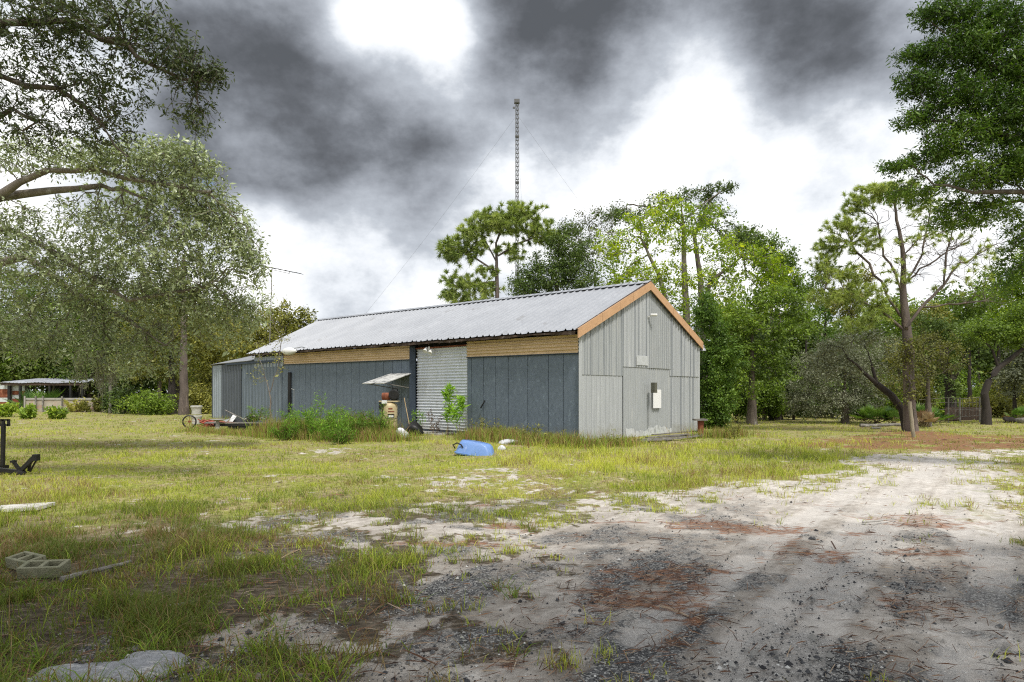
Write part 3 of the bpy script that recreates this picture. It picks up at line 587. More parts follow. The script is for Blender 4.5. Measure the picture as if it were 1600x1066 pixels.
# door bay
d0, d1 = 5.12, 8.21
bay = MB(); bay.slab([P(d0, .5, -.03), P(d1+.2, .5, -.03), P(d1+.2, .5, 3.5), P(d0, .5, 3.5)][::-1], .05); bay.build('door_backing', mDark, B)
sh_ = MB(); per = .112; zz = np.arange(.06, 3.32, per/6)
for t in (d0+.03, d1-.03):
    for z_ in zz: sh_.v.append(P(t, .09-.028*math.sin(2*math.pi*z_/per), z_))
k = len(zz); sh_.f = [(j, j+1, k+j+1, k+j) for j in range(k-1)]
door = sh_.build('roller_shutter', mShut, B, smooth=True)
bt = MB(); bt.slab([P(d0+.03, .07, .0), P(d1-.12, .07, .0), P(d1-.12, .07, .09), P(d0+.03, .07, .09)][::-1], .05); bt.build('bottom_bar', mBlueD, door)
ps = MB(); ps.bar(P(d1+.09, -.03, -.02), P(d1+.09, -.03, 3.42), .24, .14, up=P(0, 1, 0)); ps.build('door_post', mBlueD, B)
ps = MB(); ps.bar(P(d0+.0, .02, -.02), P(d0+.0, .02, 3.1), .06, .09); ps.build('door_jamb', mGalv, B)
hd = MB(); hd.slab([P(d0, .0, 3.30), P(d1-.03, .0, 3.30), P(d1-.03, .0, 3.35), P(d0, .0, 3.35)][::-1], .12); hd.build('door_head_strip', mRust, B)
hd = MB(); hd.slab([P(d0, .12, 3.35), P(d1-.03, .12, 3.35), P(d1-.03, .12, 3.52), P(d0, .12, 3.52)][::-1], .1); hd.build('door_lintel', mDark, B)
st = MB(); st.box((0, 0, 0), (1, 1, 1)); st.v = [P(d0+.6+x*(d1-d0-.3), -.9+y*.95, z*.06-.02) for x, y, z in st.v]; st.build('door_apron', mConc, B, bevel=.01)
# flood lamps over the door, dome lamp, camera, corner lamp
def lamp2(t):
    h = MB(); h.bar(P(t, -.2, 3.2), P(t, -.2, 3.35), .06); 
    o_ = h.build('door_floodlight', mWhite, B)
    for q, dz in ((-.17, -.06), (.12, .02)):
        l = MB(); l.m = Matrix.Translation(P(t+q, -.26, 3.22+dz)) @ Matrix.Rotation(R_(-35), 4, 'X') @ Matrix.Rotation(R_(20), 4, 'Y'); l.lathe((0, 0, 0), [(.03, .1), (.05, .08), (.055, .02), (.09, -.08), (.095, -.1), (.07, -.09)], 14); l.build('lamp_head', mWhite, o_, smooth=True)
lamp2(t_of(674)-.1)
h = MB(); t = t_of(474); h.m = Matrix.Translation(P(t, -.75, zt(549, t, -.75))) @ Matrix.Rotation(math.atan2(Lv[1], Lv[0])+.35, 4, 'Z'); h.lathe((0, 0, 0), [(.02, .42), (.10, .36), (.17, .2), (.19, .0), (.16, -.2), (.09, -.34), (.05, -.42)], 16, 'x'); 
h.v = [tuple(v) for v in h.v]; lf = h.build('eave_street_lamp', mWhite, B, smooth=True); h = MB(); h.tube([P(t-.1, -.7, zt(547, t)+.02), P(t-.4, -.3, zt(547, t)+.12), P(t-.5, .0, zt(547, t)+.05)], .025); h.build('lamp_arm', mGalv, B)
s = s_of(1011); z_ = zt(494, 0, s); h = MB(); h.bar(P(-.08, s-.05, z_-.03), P(-.25, s, z_), .03); h.lathe(P(-.27, s+.02, z_+.02), [(.04, -.12), (.05, -.1), (.05, .1), (.03, .12)], 12, 'x'); h.build('gable_camera', mWhite, B, smooth=True)
s = W+.28; z_ = zt(543, 0, s); h = MB(); h.lathe(P(-.12, s, z_-.09), [(.14, -.06), (.12, .02), (.07, .06), (.065, .16), (.03, .19)], 14); h.bar(P(-.12, s, z_+.08), P(-.1, W-.05, z_+.1), .03); h.build('corner_lamp', mGalv, B, smooth=True)
s = s_of(1009); h = MB(); mb = MB(); h.slab([P(-.26, s-.09, zt(614, 0, s)), P(-.26, s+.09, zt(614, 0, s)), P(-.26, s+.09, zt(598, 0, s)), P(-.26, s-.09, zt(598, 0, s))], -.16); mbx = h.build('meter_box', pm('box_grey', (.13, .13, .10), (.09, .09, .07), 6, .6), B, bevel=.01)
for z1, r_, c_ in ((601.5, .065, mGrey), (608, .05, mWhite)):
    q = MB(); q.m = Matrix.Translation(P(-.27, s, zt(z1, 0, s))) @ Matrix.Rotation(math.atan2(Lv[1], Lv[0])+math.pi, 4, 'Z'); q.lathe((0, 0, 0), [(r_, 0), (r_, .05), (r_*.7, .08)], 14, 'x'); q.build('meter_dial', c_, mbx, smooth=True)
q = MB(); q.tube([P(-.12, s+.02, zt(614, 0, s)), P(-.12, s+.02, .35)], .02); q.build('conduit', mGalv, B)
a, b = s_of(1016), s_of(1028.3); q = MB(); q.slab([P(-.11, a, zt(638, 0, a)), P(-.11, b, zt(637.5, 0, b)), P(-.11, b, zt(609, 0, b)), P(-.11, a, zt(608.5, 0, a))], -.02); q.build('white_panel', pm('bright_white', (.85, .86, .86), (.8, .8, .8), 3, .4, .03), B)
# annex at the far end, walls bending back, low sloping roof
AN = [(22.0, -.02), (23.4, -.03), (25.0, -.02), (26.4, .0), (27.5, .1), (28.3, .4), (28.85, .95), (29.1, 1.8), (29.15, 3.5), (29.1, 6.5)]
def arc(poly):
    p_ = np.array(poly); s_ = np.concatenate([[0], np.cumsum(np.hypot(*np.diff(p_, axis=0).T))]); return p_, s_
pA, sAa = arc(AN)
def annexF(u, v_, o_):
    t = np.interp(u, sAa, pA[:, 0]); s = np.interp(u, sAa, pA[:, 1]); e = .05
    dt = np.interp(u+e, sAa, pA[:, 0])-np.interp(u-e, sAa, pA[:, 0]); ds = np.interp(u+e, sAa, pA[:, 1])-np.interp(u-e, sAa, pA[:, 1]); l = math.hypot(dt, ds)+1e-9
    return P(t+o_*ds/l, s-o_*dt/l, v_)
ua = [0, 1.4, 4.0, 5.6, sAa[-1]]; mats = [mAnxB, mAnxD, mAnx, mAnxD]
zan = lambda u: 3.22-.012*u
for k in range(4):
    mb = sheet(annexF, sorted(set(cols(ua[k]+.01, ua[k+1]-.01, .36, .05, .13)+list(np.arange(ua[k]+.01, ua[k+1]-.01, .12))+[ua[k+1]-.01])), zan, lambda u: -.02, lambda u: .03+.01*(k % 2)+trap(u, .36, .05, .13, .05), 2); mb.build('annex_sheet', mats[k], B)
mb = sheet(Ff, cols(18.9, 22.0, .36, .05, .13), lambda u: 3.12, lambda u: -.02, lambda u: .06+trap(u, .36, .05, .13, .045)); mb.build('annex_sheet', mAnxB, B)
rl = MB(); rl.slab([P(18.9, -.16, 3.13), P(25.3, -.16, 3.13), P(25.3, -.16, 3.25), P(18.9, -.16, 3.25)][::-1], .06); rl.build('sliding_door_rail', mBlueD, B)
rf = MB(); oo = []; inn = []
for u in np.linspace(0, sAa[-1], 26):
    a = np.array(annexF(u, zan(u)+.06, .16)); t = np.interp(u, sAa, pA[:, 0]); s = np.interp(u, sAa, pA[:, 1]); c_ = np.array(P(min(t, 25.0)-.6, 3.4 if s < 3.4 else s-.5, 4.15)); oo.append((a, a*.45+c_*.55+np.array([0, 0, .06]), c_))
rf.v = [tuple(p) for r3 in oo for p in r3]; rf.f = [(i*3+k, (i+1)*3+k, (i+1)*3+k+1, i*3+k+1) for i in range(25) for k in range(2)]
o_ = rf.build('annex_roof', pm('annex_roof_sheet', (.33, .34, .36), (.25, .26, .28), 2, .5, .1, .2), B); md = o_.modifiers.new('thick', 'SOLIDIFY'); md.thickness = .03
pb = MB(); t = t_of(455); pb.slab([P(t-.12, -.12, .5), P(t+.12, -.12, .5), P(t+.12, -.12, zt(582, t)), P(t-.12, -.12, zt(582, t))][::-1], .06); pb.build('black_slot_board', mDark, B)
# plywood awning left of the door
A0 = P(8.3, -.06, 2.33); A1 = P(9.7, -.06, 2.33); A2 = P(9.75, -1.45, 1.9); A3 = P(8.32, -1.45, 1.9)
aw = thing('propped_awning', 'white weathered sheet awning propped out from the wall over the compressor', 'awning', A0)
q = MB(); q.slab([A0, A1, A2, A3][::-1], .03); q.build('awning_sheet', pm('awning_paint', (.66, .66, .64), (.45, .45, .43), 5, .6, .2, 0, (1, 1, 1), (.07, .075, .08), 2.6, .57), aw)
for t in (8.42, 9.62):
    q = MB(); q.bar(P(t, -.07, 1.75), P(t, -1.35, 1.92), .03); q.build('awning_prop', mGrey, aw)
# ------------------------------------------------------------------ air compressor under the awning
cx, cy, _ = at(608, 676, 24.6); AC = thing('air_compressor', 'cream upright air compressor with rusty motor on top beside the roller door', 'compressor', (cx, cy, 0))
mCream = pm('cream_enamel', (.56, .47, .29), (.47, .38, .22), 4, .45, .08, 0, (1, 1, .6), (.25, .12, .06), 5, .66)
q = MB(); q.lathe((cx, cy, .0), [(.10, .13), (.22, .15), (.30, .22), (.315, .3), (.315, 1.02), (.30, 1.1), (.22, 1.17), (.1, 1.2)], 28); tk = q.build('tank', mCream, AC, smooth=True)
for a in (.5, 2.6, 4.7):
    q = MB(); q.bar((cx+.25*math.cos(a), cy+.25*math.sin(a), 0), (cx+.25*math.cos(a), cy+.25*math.sin(a), .25), .05); q.build('foot', mBlack, AC)
q = MB(); q.box((cx-.36, cy-.22, 1.2), (cx+.36, cy+.22, 1.25)); q.build('top_plate', mCream, AC, bevel=.01)
q = MB(); q.lathe((cx-.28, cy-.02, 1.42), [(.05, 0), (.13, .02), (.14, .05), (.14, .3), (.12, .34), (.03, .36)], 18, 'x'); q.build('motor', mRust, AC, smooth=True)
q = MB(); q.lathe((cx+.22, cy-.24, 1.48), [(.17, 0), (.2, .01), (.2, .04), (.17, .05), (.05, .05)], 20, 'y'); q.box((cx+.1, cy-.15, 1.25), (cx+.34, cy+.15, 1.62)); q.tube([(cx+.1, cy-.1, 1.6), (cx+.2, cy-.1, 1.75), (cx+.32, cy-.05, 1.72), (cx+.34, cy, 1.55)], .03); 
for z_ in (1.36, 1.42, 1.48, 1.54): q.box((cx+.06, cy-.19, z_), (cx+.38, cy+.19, z_+.02))
q.build('pump_head', mBlack, AC)
q = MB(); q.box((cx-.33, cy-.33, .92), (cx-.16, cy-.2, 1.2)); q.build('pressure_switch', mBlack, AC, bevel=.01)
q = MB(); q.box((cx-.22, cy-.36, 1.13), (cx-.02, cy-.26, 1.26)); q.build('white_cap', mWhite, AC, bevel=.02)
def plate(a0, a1, z0, z1, mat, nm, r_=.319):
    q = MB(); k = 6; vs = []
    for i in range(k+1):
        a = a0+(a1-a0)*i/k; 
        for z_ in (z0, z1): vs.append((cx+r_*math.sin(a), cy-r_*math.cos(a), z_))
    q.add(vs, [(2*i, 2*i+2, 2*i+3, 2*i+1) for i in range(k)]); return q.build(nm, mat, AC)
plate(.0, .85, .58, .75, mBlack, 'label_plate'); plate(.12, .72, .62, .70, mWhite, 'label_text_block', .322); plate(.05, .85, .82, .86, mRust, 'stripe_label'); plate(.1, .6, .92, .98, mRust, 'stripe_label'); plate(-.05, .18, .22, .36, mBlack, 'drain_port')
q = MB(); q.tube([(cx-.2, cy-.33, 1.0), (cx-.18, cy-.36, .75), (cx-.05, cy-.37, .6), (cx+.15, cy-.36, .53), (cx+.33, cy-.2, .58), (cx+.4, cy-.05, .8)], .014); q.build('hose', mBlack, AC, smooth=True)
# broom, bag, dark bin bag
q = MB(); q.tube([(cx+.85, cy-.35, .25), (cx+.52, cy+.35, 1.35)], .016); br = thing('broom', 'straw broom leaning on the wall right of the compressor', 'broom', (cx+.85, cy-.35, 0)); q.build('handle', pm('tan_wood', (.45, .33, .18), None, 8, .7), br)
q = MB(); q.m = Matrix.Translation((cx+.85, cy-.35, 0)); q.add([(-.12, -.04, 0), (.14, -.04, 0), (.14, .04, 0), (-.12, .04, 0), (-.04, -.02, .28), (.03, -.02, .28), (.03, .02, .28), (-.04, .02, .28)], [(3, 2, 1, 0), (4, 5, 6, 7), (0, 1, 5, 4), (1, 2, 6, 5), (2, 3, 7, 6), (3, 0, 4, 7)]); q.build('bristles', pm('straw', (.3, .22, .1), None, 20, .9, .5, 0, (8, 8, 1)), br)
def lump(name, label, cat, c, r, mat, seed, rough=.25, sub=3, kind=None, group=None, th=0):
    import bmesh
    bm = bmesh.new(); bmesh.ops.create_icosphere(bm, subdivisions=sub, radius=1); rs = np.random.default_rng(seed); fr = rs.uniform(-1, 1, (7, 3))*4; ph = rs.uniform(0, 6, 7)
    vs = []
    for v in bm.verts:
        p = np.array(v.co); k = 1+sum(math.sin(float(p@f_)+h_)*rough/(2+i*.5) for i, (f_, h_) in enumerate(zip(fr, ph)))
        q_ = p*k*np.array(r); q_[2] = max(q_[2], -r[2]*.55)+r[2]*.5; vs.append(np.array(c)+q_)
    fs = np.array([[v.index for v in f_.verts] for f_ in bm.faces]); bm.free()
    o_ = npobj(name, np.array(vs), fs, mat, smooth=True); return tag(o_, label, cat, group, kind)
mBag = pm('white_plastic', (.75, .76, .8), (.6, .62, .67), 7, .35, .5)
def gz(x, y): return float(hgt(np.array([x]), np.array([y]))[0])
x, y = gp(627, 686); lump('trash_bag', 'white plastic bag slumped on the grass below the broom', 'bag', (x, y, 0), (.2, .16, .24), mBag, 3, .35)
x, y = gp(640, 684); lump('bin_bag', 'black bin bag heaped against the blue door post', 'bag', (x, y+1.0, 0), (.36, .3, .3), mBlack, 5, .4)
# overturned blue plastic tub
x, y = gp(742, 712); y += .25; mTub = pm('blue_plastic', (.17, .30, .62), (.13, .24, .52), 3, .4, .05, 0, (1, 1, 1), (.32, .42, .72), 6, .66)
TB = thing('blue_tub', 'overturned blue plastic tub lying on the grass before the shop', 'tub', (x, y, 0)); q = MB(); M_ = Matrix.Translation((x, y, -.02)) @ Matrix.Rotation(R_(-6), 4, 'Z') @ Matrix.Rotation(R_(9), 4, 'Y'); q.m = M_
rings = [(.50, .33, 0, 0, .05), (.51, .34, 0, .035, .05), (.485, .315, 0, .04, .06), (.41, .27, -.02, .28, .09), (.37, .24, -.03, .335, .11), (.28, .17, -.03, .35, .1)]
vs = []; n8 = 7
for (a, b, ox, z_, r_) in rings:
    for cxs, cys, a0 in ((1, 1, 0), (-1, 1, 90), (-1, -1, 180), (1, -1, 270)):
        for k in range(n8):
            an = R_(a0+90*k/(n8-1)); vs.append((ox+cxs*(a-r_*2)+r_*2*math.cos(an), cys*(b-r_*2)+r_*2*math.sin(an), z_))
m_ = 4*n8; fs = [(i*m_+k, i*m_+(k+1) % m_, (i+1)*m_+(k+1) % m_, (i+1)*m_+k) for i in range(len(rings)-1) for k in range(m_)]+[tuple((len(rings)-1)*m_+k for k in range(m_))]
q.add(vs, fs); q.build('tub_shell', mTub, TB, smooth=True)
q = MB(); q.m = M_; q.tube([(-.5, -.25, .12), (-.56, -.3, .2), (-.46, -.32, .27), (-.36, -.3, .24), (-.3, -.3, .18)], .018); q.build('strap_handle', mBlack, TB, smooth=True)
x, y = gp(783, 704); lump('styrofoam_lump', 'small white foam lump at the right end of the blue tub', 'foam', (x, y, 0), (.1, .08, .09), mBag, 9, .3, 2)
x, y = gp(800, 694); lump('white_rag', 'flat pale rag in the weeds right of the blue tub', 'rag', (x, y, 0), (.28, .15, .1), mBag, 19, .4, 3)
# boards stacked along the gable foot
rs = random.Random(7)
bs = [(985, 693, 1050, 688, .14, .03), (1000, 691, 1100, 681, .2, .05), (1010, 689, 1075, 684, .12, .1), (1020, 686, 1098, 679, .1, .13), (975, 692, 1012, 690, .16, .02), (1040, 690, 1102, 683, .1, .04)]
tx = ['lowest grey weathered board of the pile at the gable foot', 'longest splintered board of the pile below the white panel', 'short upper board with pale end in the gable pile', 'topmost thin board nearest the gable wall', 'stubby grey board at the left tip of the gable pile', 'board ending beside the small rusty stand']
for i, (x0, y0, x1, y1, wd, z_) in enumerate(bs):
    a = gp(x0, y0); b = gp(x1, y1); q = MB(); k = 7; pts = []
    d = np.array([b[0]-a[0], b[1]-a[1]]); l = np.linalg.norm(d); nn = np.array([-d[1], d[0]])/l
    vs = []
    for j in range(k+1):
        c_ = np.array(a)+d*j/k; ww = wd/2*(1+rs.uniform(-.15, .15)); zz_ = z_+rs.uniform(-.012, .012)
        for sx, zz2 in ((-1, 0), (1, 0), (1, .035), (-1, .035)): vs.append((c_[0]+nn[0]*ww*sx, c_[1]+nn[1]*ww*sx, zz_+zz2))
    q.add(vs, [(j*4+m2, j*4+(m2+1) % 4, j*4+4+(m2+1) % 4, j*4+4+m2) for j in range(k) for m2 in range(4)]+[(0, 1, 2, 3), tuple(k*4+m2 for m2 in (3, 2, 1, 0))])
    tag(q.build('board', mGrey), tx[i], 'board', 'boards piled along the gable foot')
x, y = gp(1094, 681); st_ = thing('rusty_stand', 'small rusty steel stand with flat top at the right building corner', 'stand', (x, y, 0))
q = MB(); q.box((x-.23, y-.2, .55), (x+.22, y+.2, .61)); q.build('top', mGrey, st_); q = MB(); q.lathe((x+.02, y, 0), [(.15, 0), (.13, .03), (.11, .3), (.12, .55)], 14); q.build('pedestal', mRust, st_, smooth=True)
# ------------------------------------------------------------------ trees
def rngf(s): return np.random.default_rng(s)
def lobe_pts(lobes, rng):
    out_ = []
    for lb_ in lobes:
        c, r, k = lb_[:3]
        d = rng.normal(size=(k, 3)); d /= np.linalg.norm(d, axis=1)[:, None]; q = rng.random(k)**.45*np.where(rng.random(k) < .10, rng.uniform(1.0, 1.35, k), 1)
        out_.append(np.array(c)+d*q[:, None]*np.array(r))
    return np.concatenate(out_)
def Lb(px, py, d, rx, rz, k, ry=None):
    """a lobe of crown seen at (px,py), d metres away, rx by rz photo pixels in size"""
    return (at(px, py, d), np.array([rx/F*d, (ry if ry else (rx+rz)/2/F*d), rz/F*d]), k)
def skeleton(seeds, pts, rng, bf=.25):
    """seed polylines [(x,y,z,r)...], then every crown point joined to the wood at least cost"""
    nd = []; par = []; rad = []
    for si, pl in enumerate(seeds):
        pl = np.array(pl, float); prev = -1
        if si > 0:
            d = np.linalg.norm(np.array(nd)-pl[0, :3], axis=1); prev = int(np.argmin(d))
            if d[prev] > 1.0 and pl[0, 2] < .5: prev = -1
        for i in range(len(pl)):
            if i == 0: seg = [pl[0]]
            else:
                L = np.linalg.norm(pl[i, :3]-pl[i-1, :3]); k = max(1, int(L/.5)); seg = []
                for j in range(k):
                    q = pl[i-1]+(pl[i]-pl[i-1])*(j+1)/k
                    if j < k-1: q = q+np.array([*rng.normal(0, .018*L/k+.01, 3), 0])
                    seg.append(q)
            for q in seg:
                nd.append(q[:3]); par.append(prev); rad.append(q[3]); prev = len(nd)-1
    ns = len(nd); nd = np.array(nd); n_ = len(pts); A = np.concatenate([nd, pts]); par = par+[-1]*n_
    rad = np.array(rad+[0.]*n_); pl_ = np.zeros(ns+n_)
    cost = np.full(n_, 1e9); best = np.zeros(n_, int); done = np.zeros(n_, bool)
    zpen = 0
    for i in range(ns):
        d = np.linalg.norm(pts-nd[i], axis=1)+(nd[i, 2] < .8)*3+.6*np.maximum(nd[i, 2]-pts[:, 2], 0); m = d < cost; cost[m] = d[m]; best[m] = i
    for _ in range(n_):
        j = int(np.argmin(np.where(done, 1e9, cost))); done[j] = True; par[ns+j] = int(best[j]); p = A[ns+j]
        pl_[ns+j] = pl_[best[j]]+np.linalg.norm(p-A[best[j]])
        d = np.linalg.norm(pts-p, axis=1)+bf*pl_[ns+j]; m = (d < cost) & ~done; cost[m] = d[m]; best[m] = ns+j
    return A, np.array(par), rad, ns
def wood(A, par, rad, ns, tip=.007, e=2.45, maxr=None, sub=True, rng=None):
    n_ = len(A); acc = np.zeros(n_); kids = np.bincount(par[par >= 0], minlength=n_)
    # order: children after parents is not guaranteed among crown points, so sort by depth
    dep = np.full(n_, -1)
    def depth(i):
        st = []
        while dep[i] < 0 and par[i] >= 0: st.append(i); i = par[i]
        if dep[i] < 0: dep[i] = 0
        k = dep[i]
        for j in reversed(st): k += 1; dep[j] = k
    for i in range(n_): depth(i)
    order = np.argsort(dep)
    acc[kids == 0] = tip**e
    for i in order[::-1]:
        if par[i] >= 0: acc[par[i]] += acc[i]
    r = acc**(1/e)
    r[:ns] = np.maximum(rad[:ns], np.minimum(r[:ns], rad[:ns]*1.15+.02)); 
    for i in order:
        if par[i] >= 0: r[i] = min(r[i], r[par[i]])
    dr = np.zeros((n_, 3)); ok = par >= 0
    dr[ok] = A[ok]-A[par[ok]]; dr[~ok] = (0, 0, 1); dr /= (np.linalg.norm(dr, axis=1)[:, None]+1e-9)
    return r, dr, kids, dep
def tubes(A, par, r, dr, kids, rng, minr=0.0):
    e = np.where((par >= 0) & (r >= minr))[0]; p = par[e]
    def ring(c, d, rr, k):
        ref = np.where(np.abs(d[:, 2:3]) < .92, np.array([[0, 0, 1.]]), np.array([[1., 0, 0]])); u = np.cross(d, ref); u /= np.linalg.norm(u, axis=1)[:, None]; v = np.cross(d, u)
        a = np.arange(k)*2*np.pi/k
        return c[:, None]+(u[:, None]*np.cos(a)[None, :, None]+v[:, None]*np.sin(a)[None, :, None])*rr[:, None, None]
    Vs = []; Fs = []; b = 0
    L = np.linalg.norm(A[e]-A[p], axis=1)
    for lo, hi, k in ((0, .03, 4), (.03, .1, 6), (.1, 9, 10)):
        m = (r[e] >= lo) & (r[e] < hi)
        if not m.any(): continue
        E = e[m]; Pp = p[m]; n_ = len(E)
        rs = np.where(r[E] > .7*r[Pp], r[Pp], np.minimum(r[E]*1.2, r[Pp])); same = (dr[E]*dr[Pp]).sum(1) > .3
        d0 = np.where(same[:, None], dr[Pp], dr[E]); mid = (A[E]+A[Pp])/2+rng.normal(0, 1, (n_, 3))*(np.clip(L[m]*.07, 0, .12)*(r[E] < .05))[:, None]
        R0 = ring(A[Pp], d0, rs, k); R1 = ring(mid, dr[E], (rs+r[E])/2, k); R2 = ring(A[E], dr[E], r[E], k)
        V = np.concatenate([R0, R1, R2], 1).reshape(-1, 3); i = (np.arange(n_)*3*k)[:, None]; kk = np.arange(k)[None]; k2 = (kk+1) % k
        f = np.concatenate([np.stack([i+o+kk, i+o+k2, i+o+k+k2, i+o+k+kk], -1).reshape(-1, 4) for o in (0, k)])
        Vs.append(V); Fs.append(f+b); b += len(V)
    return np.concatenate(Vs), np.concatenate(Fs)
def leaves(C, k, sg, ln, wd, rng, tint, droop=.2, flat=0, tsd=.14, szv=.35, squash=.8):
    """k leaves round each of C; each leaf a folded diamond of two triangles"""
    n_ = len(C)*k; c = np.repeat(C, k, 0); off = rng.normal(0, 1, (n_, 3)); off /= (np.linalg.norm(off, axis=1)[:, None]+1e-9); off *= (sg*rng.random(n_)**.5*1.5)[:, None]; off[:, 2] *= squash
    p = c+off; nn = off/(np.linalg.norm(off, axis=1)[:, None]+1e-9)*.75+np.array([0, 0, .7])+rng.normal(0, .55, (n_, 3)); nn /= np.linalg.norm(nn, axis=1)[:, None]
    a = rng.normal(0, 1, (n_, 3))+off/sg*.5; a[:, 2] -= droop; a -= nn*(a*nn).sum(1)[:, None]*(.8+.2*flat); a /= (np.linalg.norm(a, axis=1)[:, None]+1e-9)
    b = np.cross(nn, a); b /= (np.linalg.norm(b, axis=1)[:, None]+1e-9)
    s = np.exp(rng.normal(0, szv, n_)); l = (ln*s)[:, None]; w_ = (wd*s/2)[:, None]
    V = np.stack([p, p+a*l*.45+b*w_, p+a*l, p+a*l*.45-b*w_], 1).reshape(-1, 3); i = np.arange(n_)*4
    t = np.repeat(np.clip(np.repeat(tint, k)+rng.normal(0, tsd, n_), 0, 1), 4)
    return V, np.stack([i, i+1, i+2, i+3], 1), t
def tufts(C, D, k, ln, wd, rng, tint, spread=.9, up=.3):
    n_ = len(C)*k; d = np.repeat(D, k, 0)+rng.normal(0, spread, (n_, 3))+np.array([0, 0, up]); d /= np.linalg.norm(d, axis=1)[:, None]
    p = np.repeat(C, k, 0)-np.repeat(D, k, 0)*(rng.random(n_)*.12)[:, None]; b = np.cross(d, rng.normal(0, 1, (n_, 3))); b /= np.linalg.norm(b, axis=1)[:, None]
    l = (ln*rng.uniform(.6, 1.1, n_))[:, None]; V = np.stack([p-b*wd/2, p+b*wd/2, p+d*l+np.array([0, 0, -.12])*l], 1).reshape(-1, 3); i = np.arange(n_)*3
    return V, np.stack([i, i+1, i+2], 1), np.repeat(np.clip(np.repeat(tint, k)+rng.normal(0, .15, n_), 0, 1), 3)
mBark = pm('oak_bark', (.15, .125, .10), (.07, .055, .045), 5, .95, .9, 0, (1, 1, .3), (.27, .26, .23), 2.5, .6)
mBarkL = pm('pale_bark', (.27, .235, .20), (.14, .115, .095), 5, .95, .8, 0, (1, 1, .4), (.38, .36, .33), 3, .6)
mBarkP = pm('pine_bark', (.16, .13, .113), (.075, .058, .05), 4, .95, .9, 0, (1, 1, .25), (.24, .19, .16), 3, .6)
mBarkD = pm('dark_bark', (.055, .045, .038), (.025, .02, .018), 5, .95, .8, 0, (1, 1, .3))
LF = {
 'oak': leafm('live_oak_leaf', [(.08, .10, .04), (.19, .225, .105), (.30, .345, .20), (.48, .52, .37)], .22, .42, .5, (1.1, 1.2, .7)),
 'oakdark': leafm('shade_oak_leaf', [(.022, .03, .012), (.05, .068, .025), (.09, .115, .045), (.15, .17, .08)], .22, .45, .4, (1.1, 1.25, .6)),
 'cedar': leafm('cedar_leaf', [(.02, .04, .008), (.045, .09, .012), (.09, .155, .02), (.17, .24, .035)], .25, .5, .3, (1.15, 1.3, .5)),
 'lime': leafm('lime_leaf', [(.07, .12, .015), (.17, .25, .02), (.33, .40, .03), (.52, .54, .06)], .4, .5, .3, (1.2, 1.25, .4)),
 'mid': leafm('mid_leaf', [(.035, .06, .012), (.09, .14, .02), (.17, .25, .03), (.33, .39, .06)], .32, .5, .3, (1.2, 1.3, .5)),
 'dark': leafm('dark_leaf', [(.015, .028, .008), (.035, .06, .014), (.075, .115, .025), (.15, .20, .05)], .25, .5, .3, (1.2, 1.3, .5)),
 'grey': leafm('grey_leaf', [(.06, .065, .038), (.12, .13, .08), (.19, .205, .135), (.28, .29, .21)], .2, .55, .3, (1.1, 1.2, .7)),
 'olive': leafm('olive_leaf', [(.05, .055, .015), (.12, .13, .03), (.22, .22, .05), (.36, .34, .09)], .3, .5, .3, (1.2, 1.2, .5)),
 'needle': leafm('pine_needle', [(.22, .13, .04), (.05, .085, .022), (.13, .175, .045), (.25, .31, .08), (.38, .42, .13)], .25, .5, .3, (1.2, 1.3, .5)),
 'moss': leafm('moss_strand', [(.13, .12, .09), (.22, .21, .17), (.3, .29, .24)], .2, .8, .1, (1, 1, .9)),
 'fennel': leafm('fennel_leaf', [(.13, .08, .04), (.07, .14, .02), (.15, .28, .03), (.27, .42, .05)], .35, .6, .2, (1.2, 1.3, .5)),
 'palm': leafm('palmetto_leaf', [(.02, .05, .012), (.05, .11, .02), (.11, .2, .03), (.24, .34, .08)], .2, .4, .5, (1.2, 1.3, .5)),
 'brown': leafm('dead_leaf', [(.06, .035, .02), (.14, .085, .045), (.26, .18, .10), (.38, .3, .2)], .2, .7, .2, (1.1, 1, .7)),
}
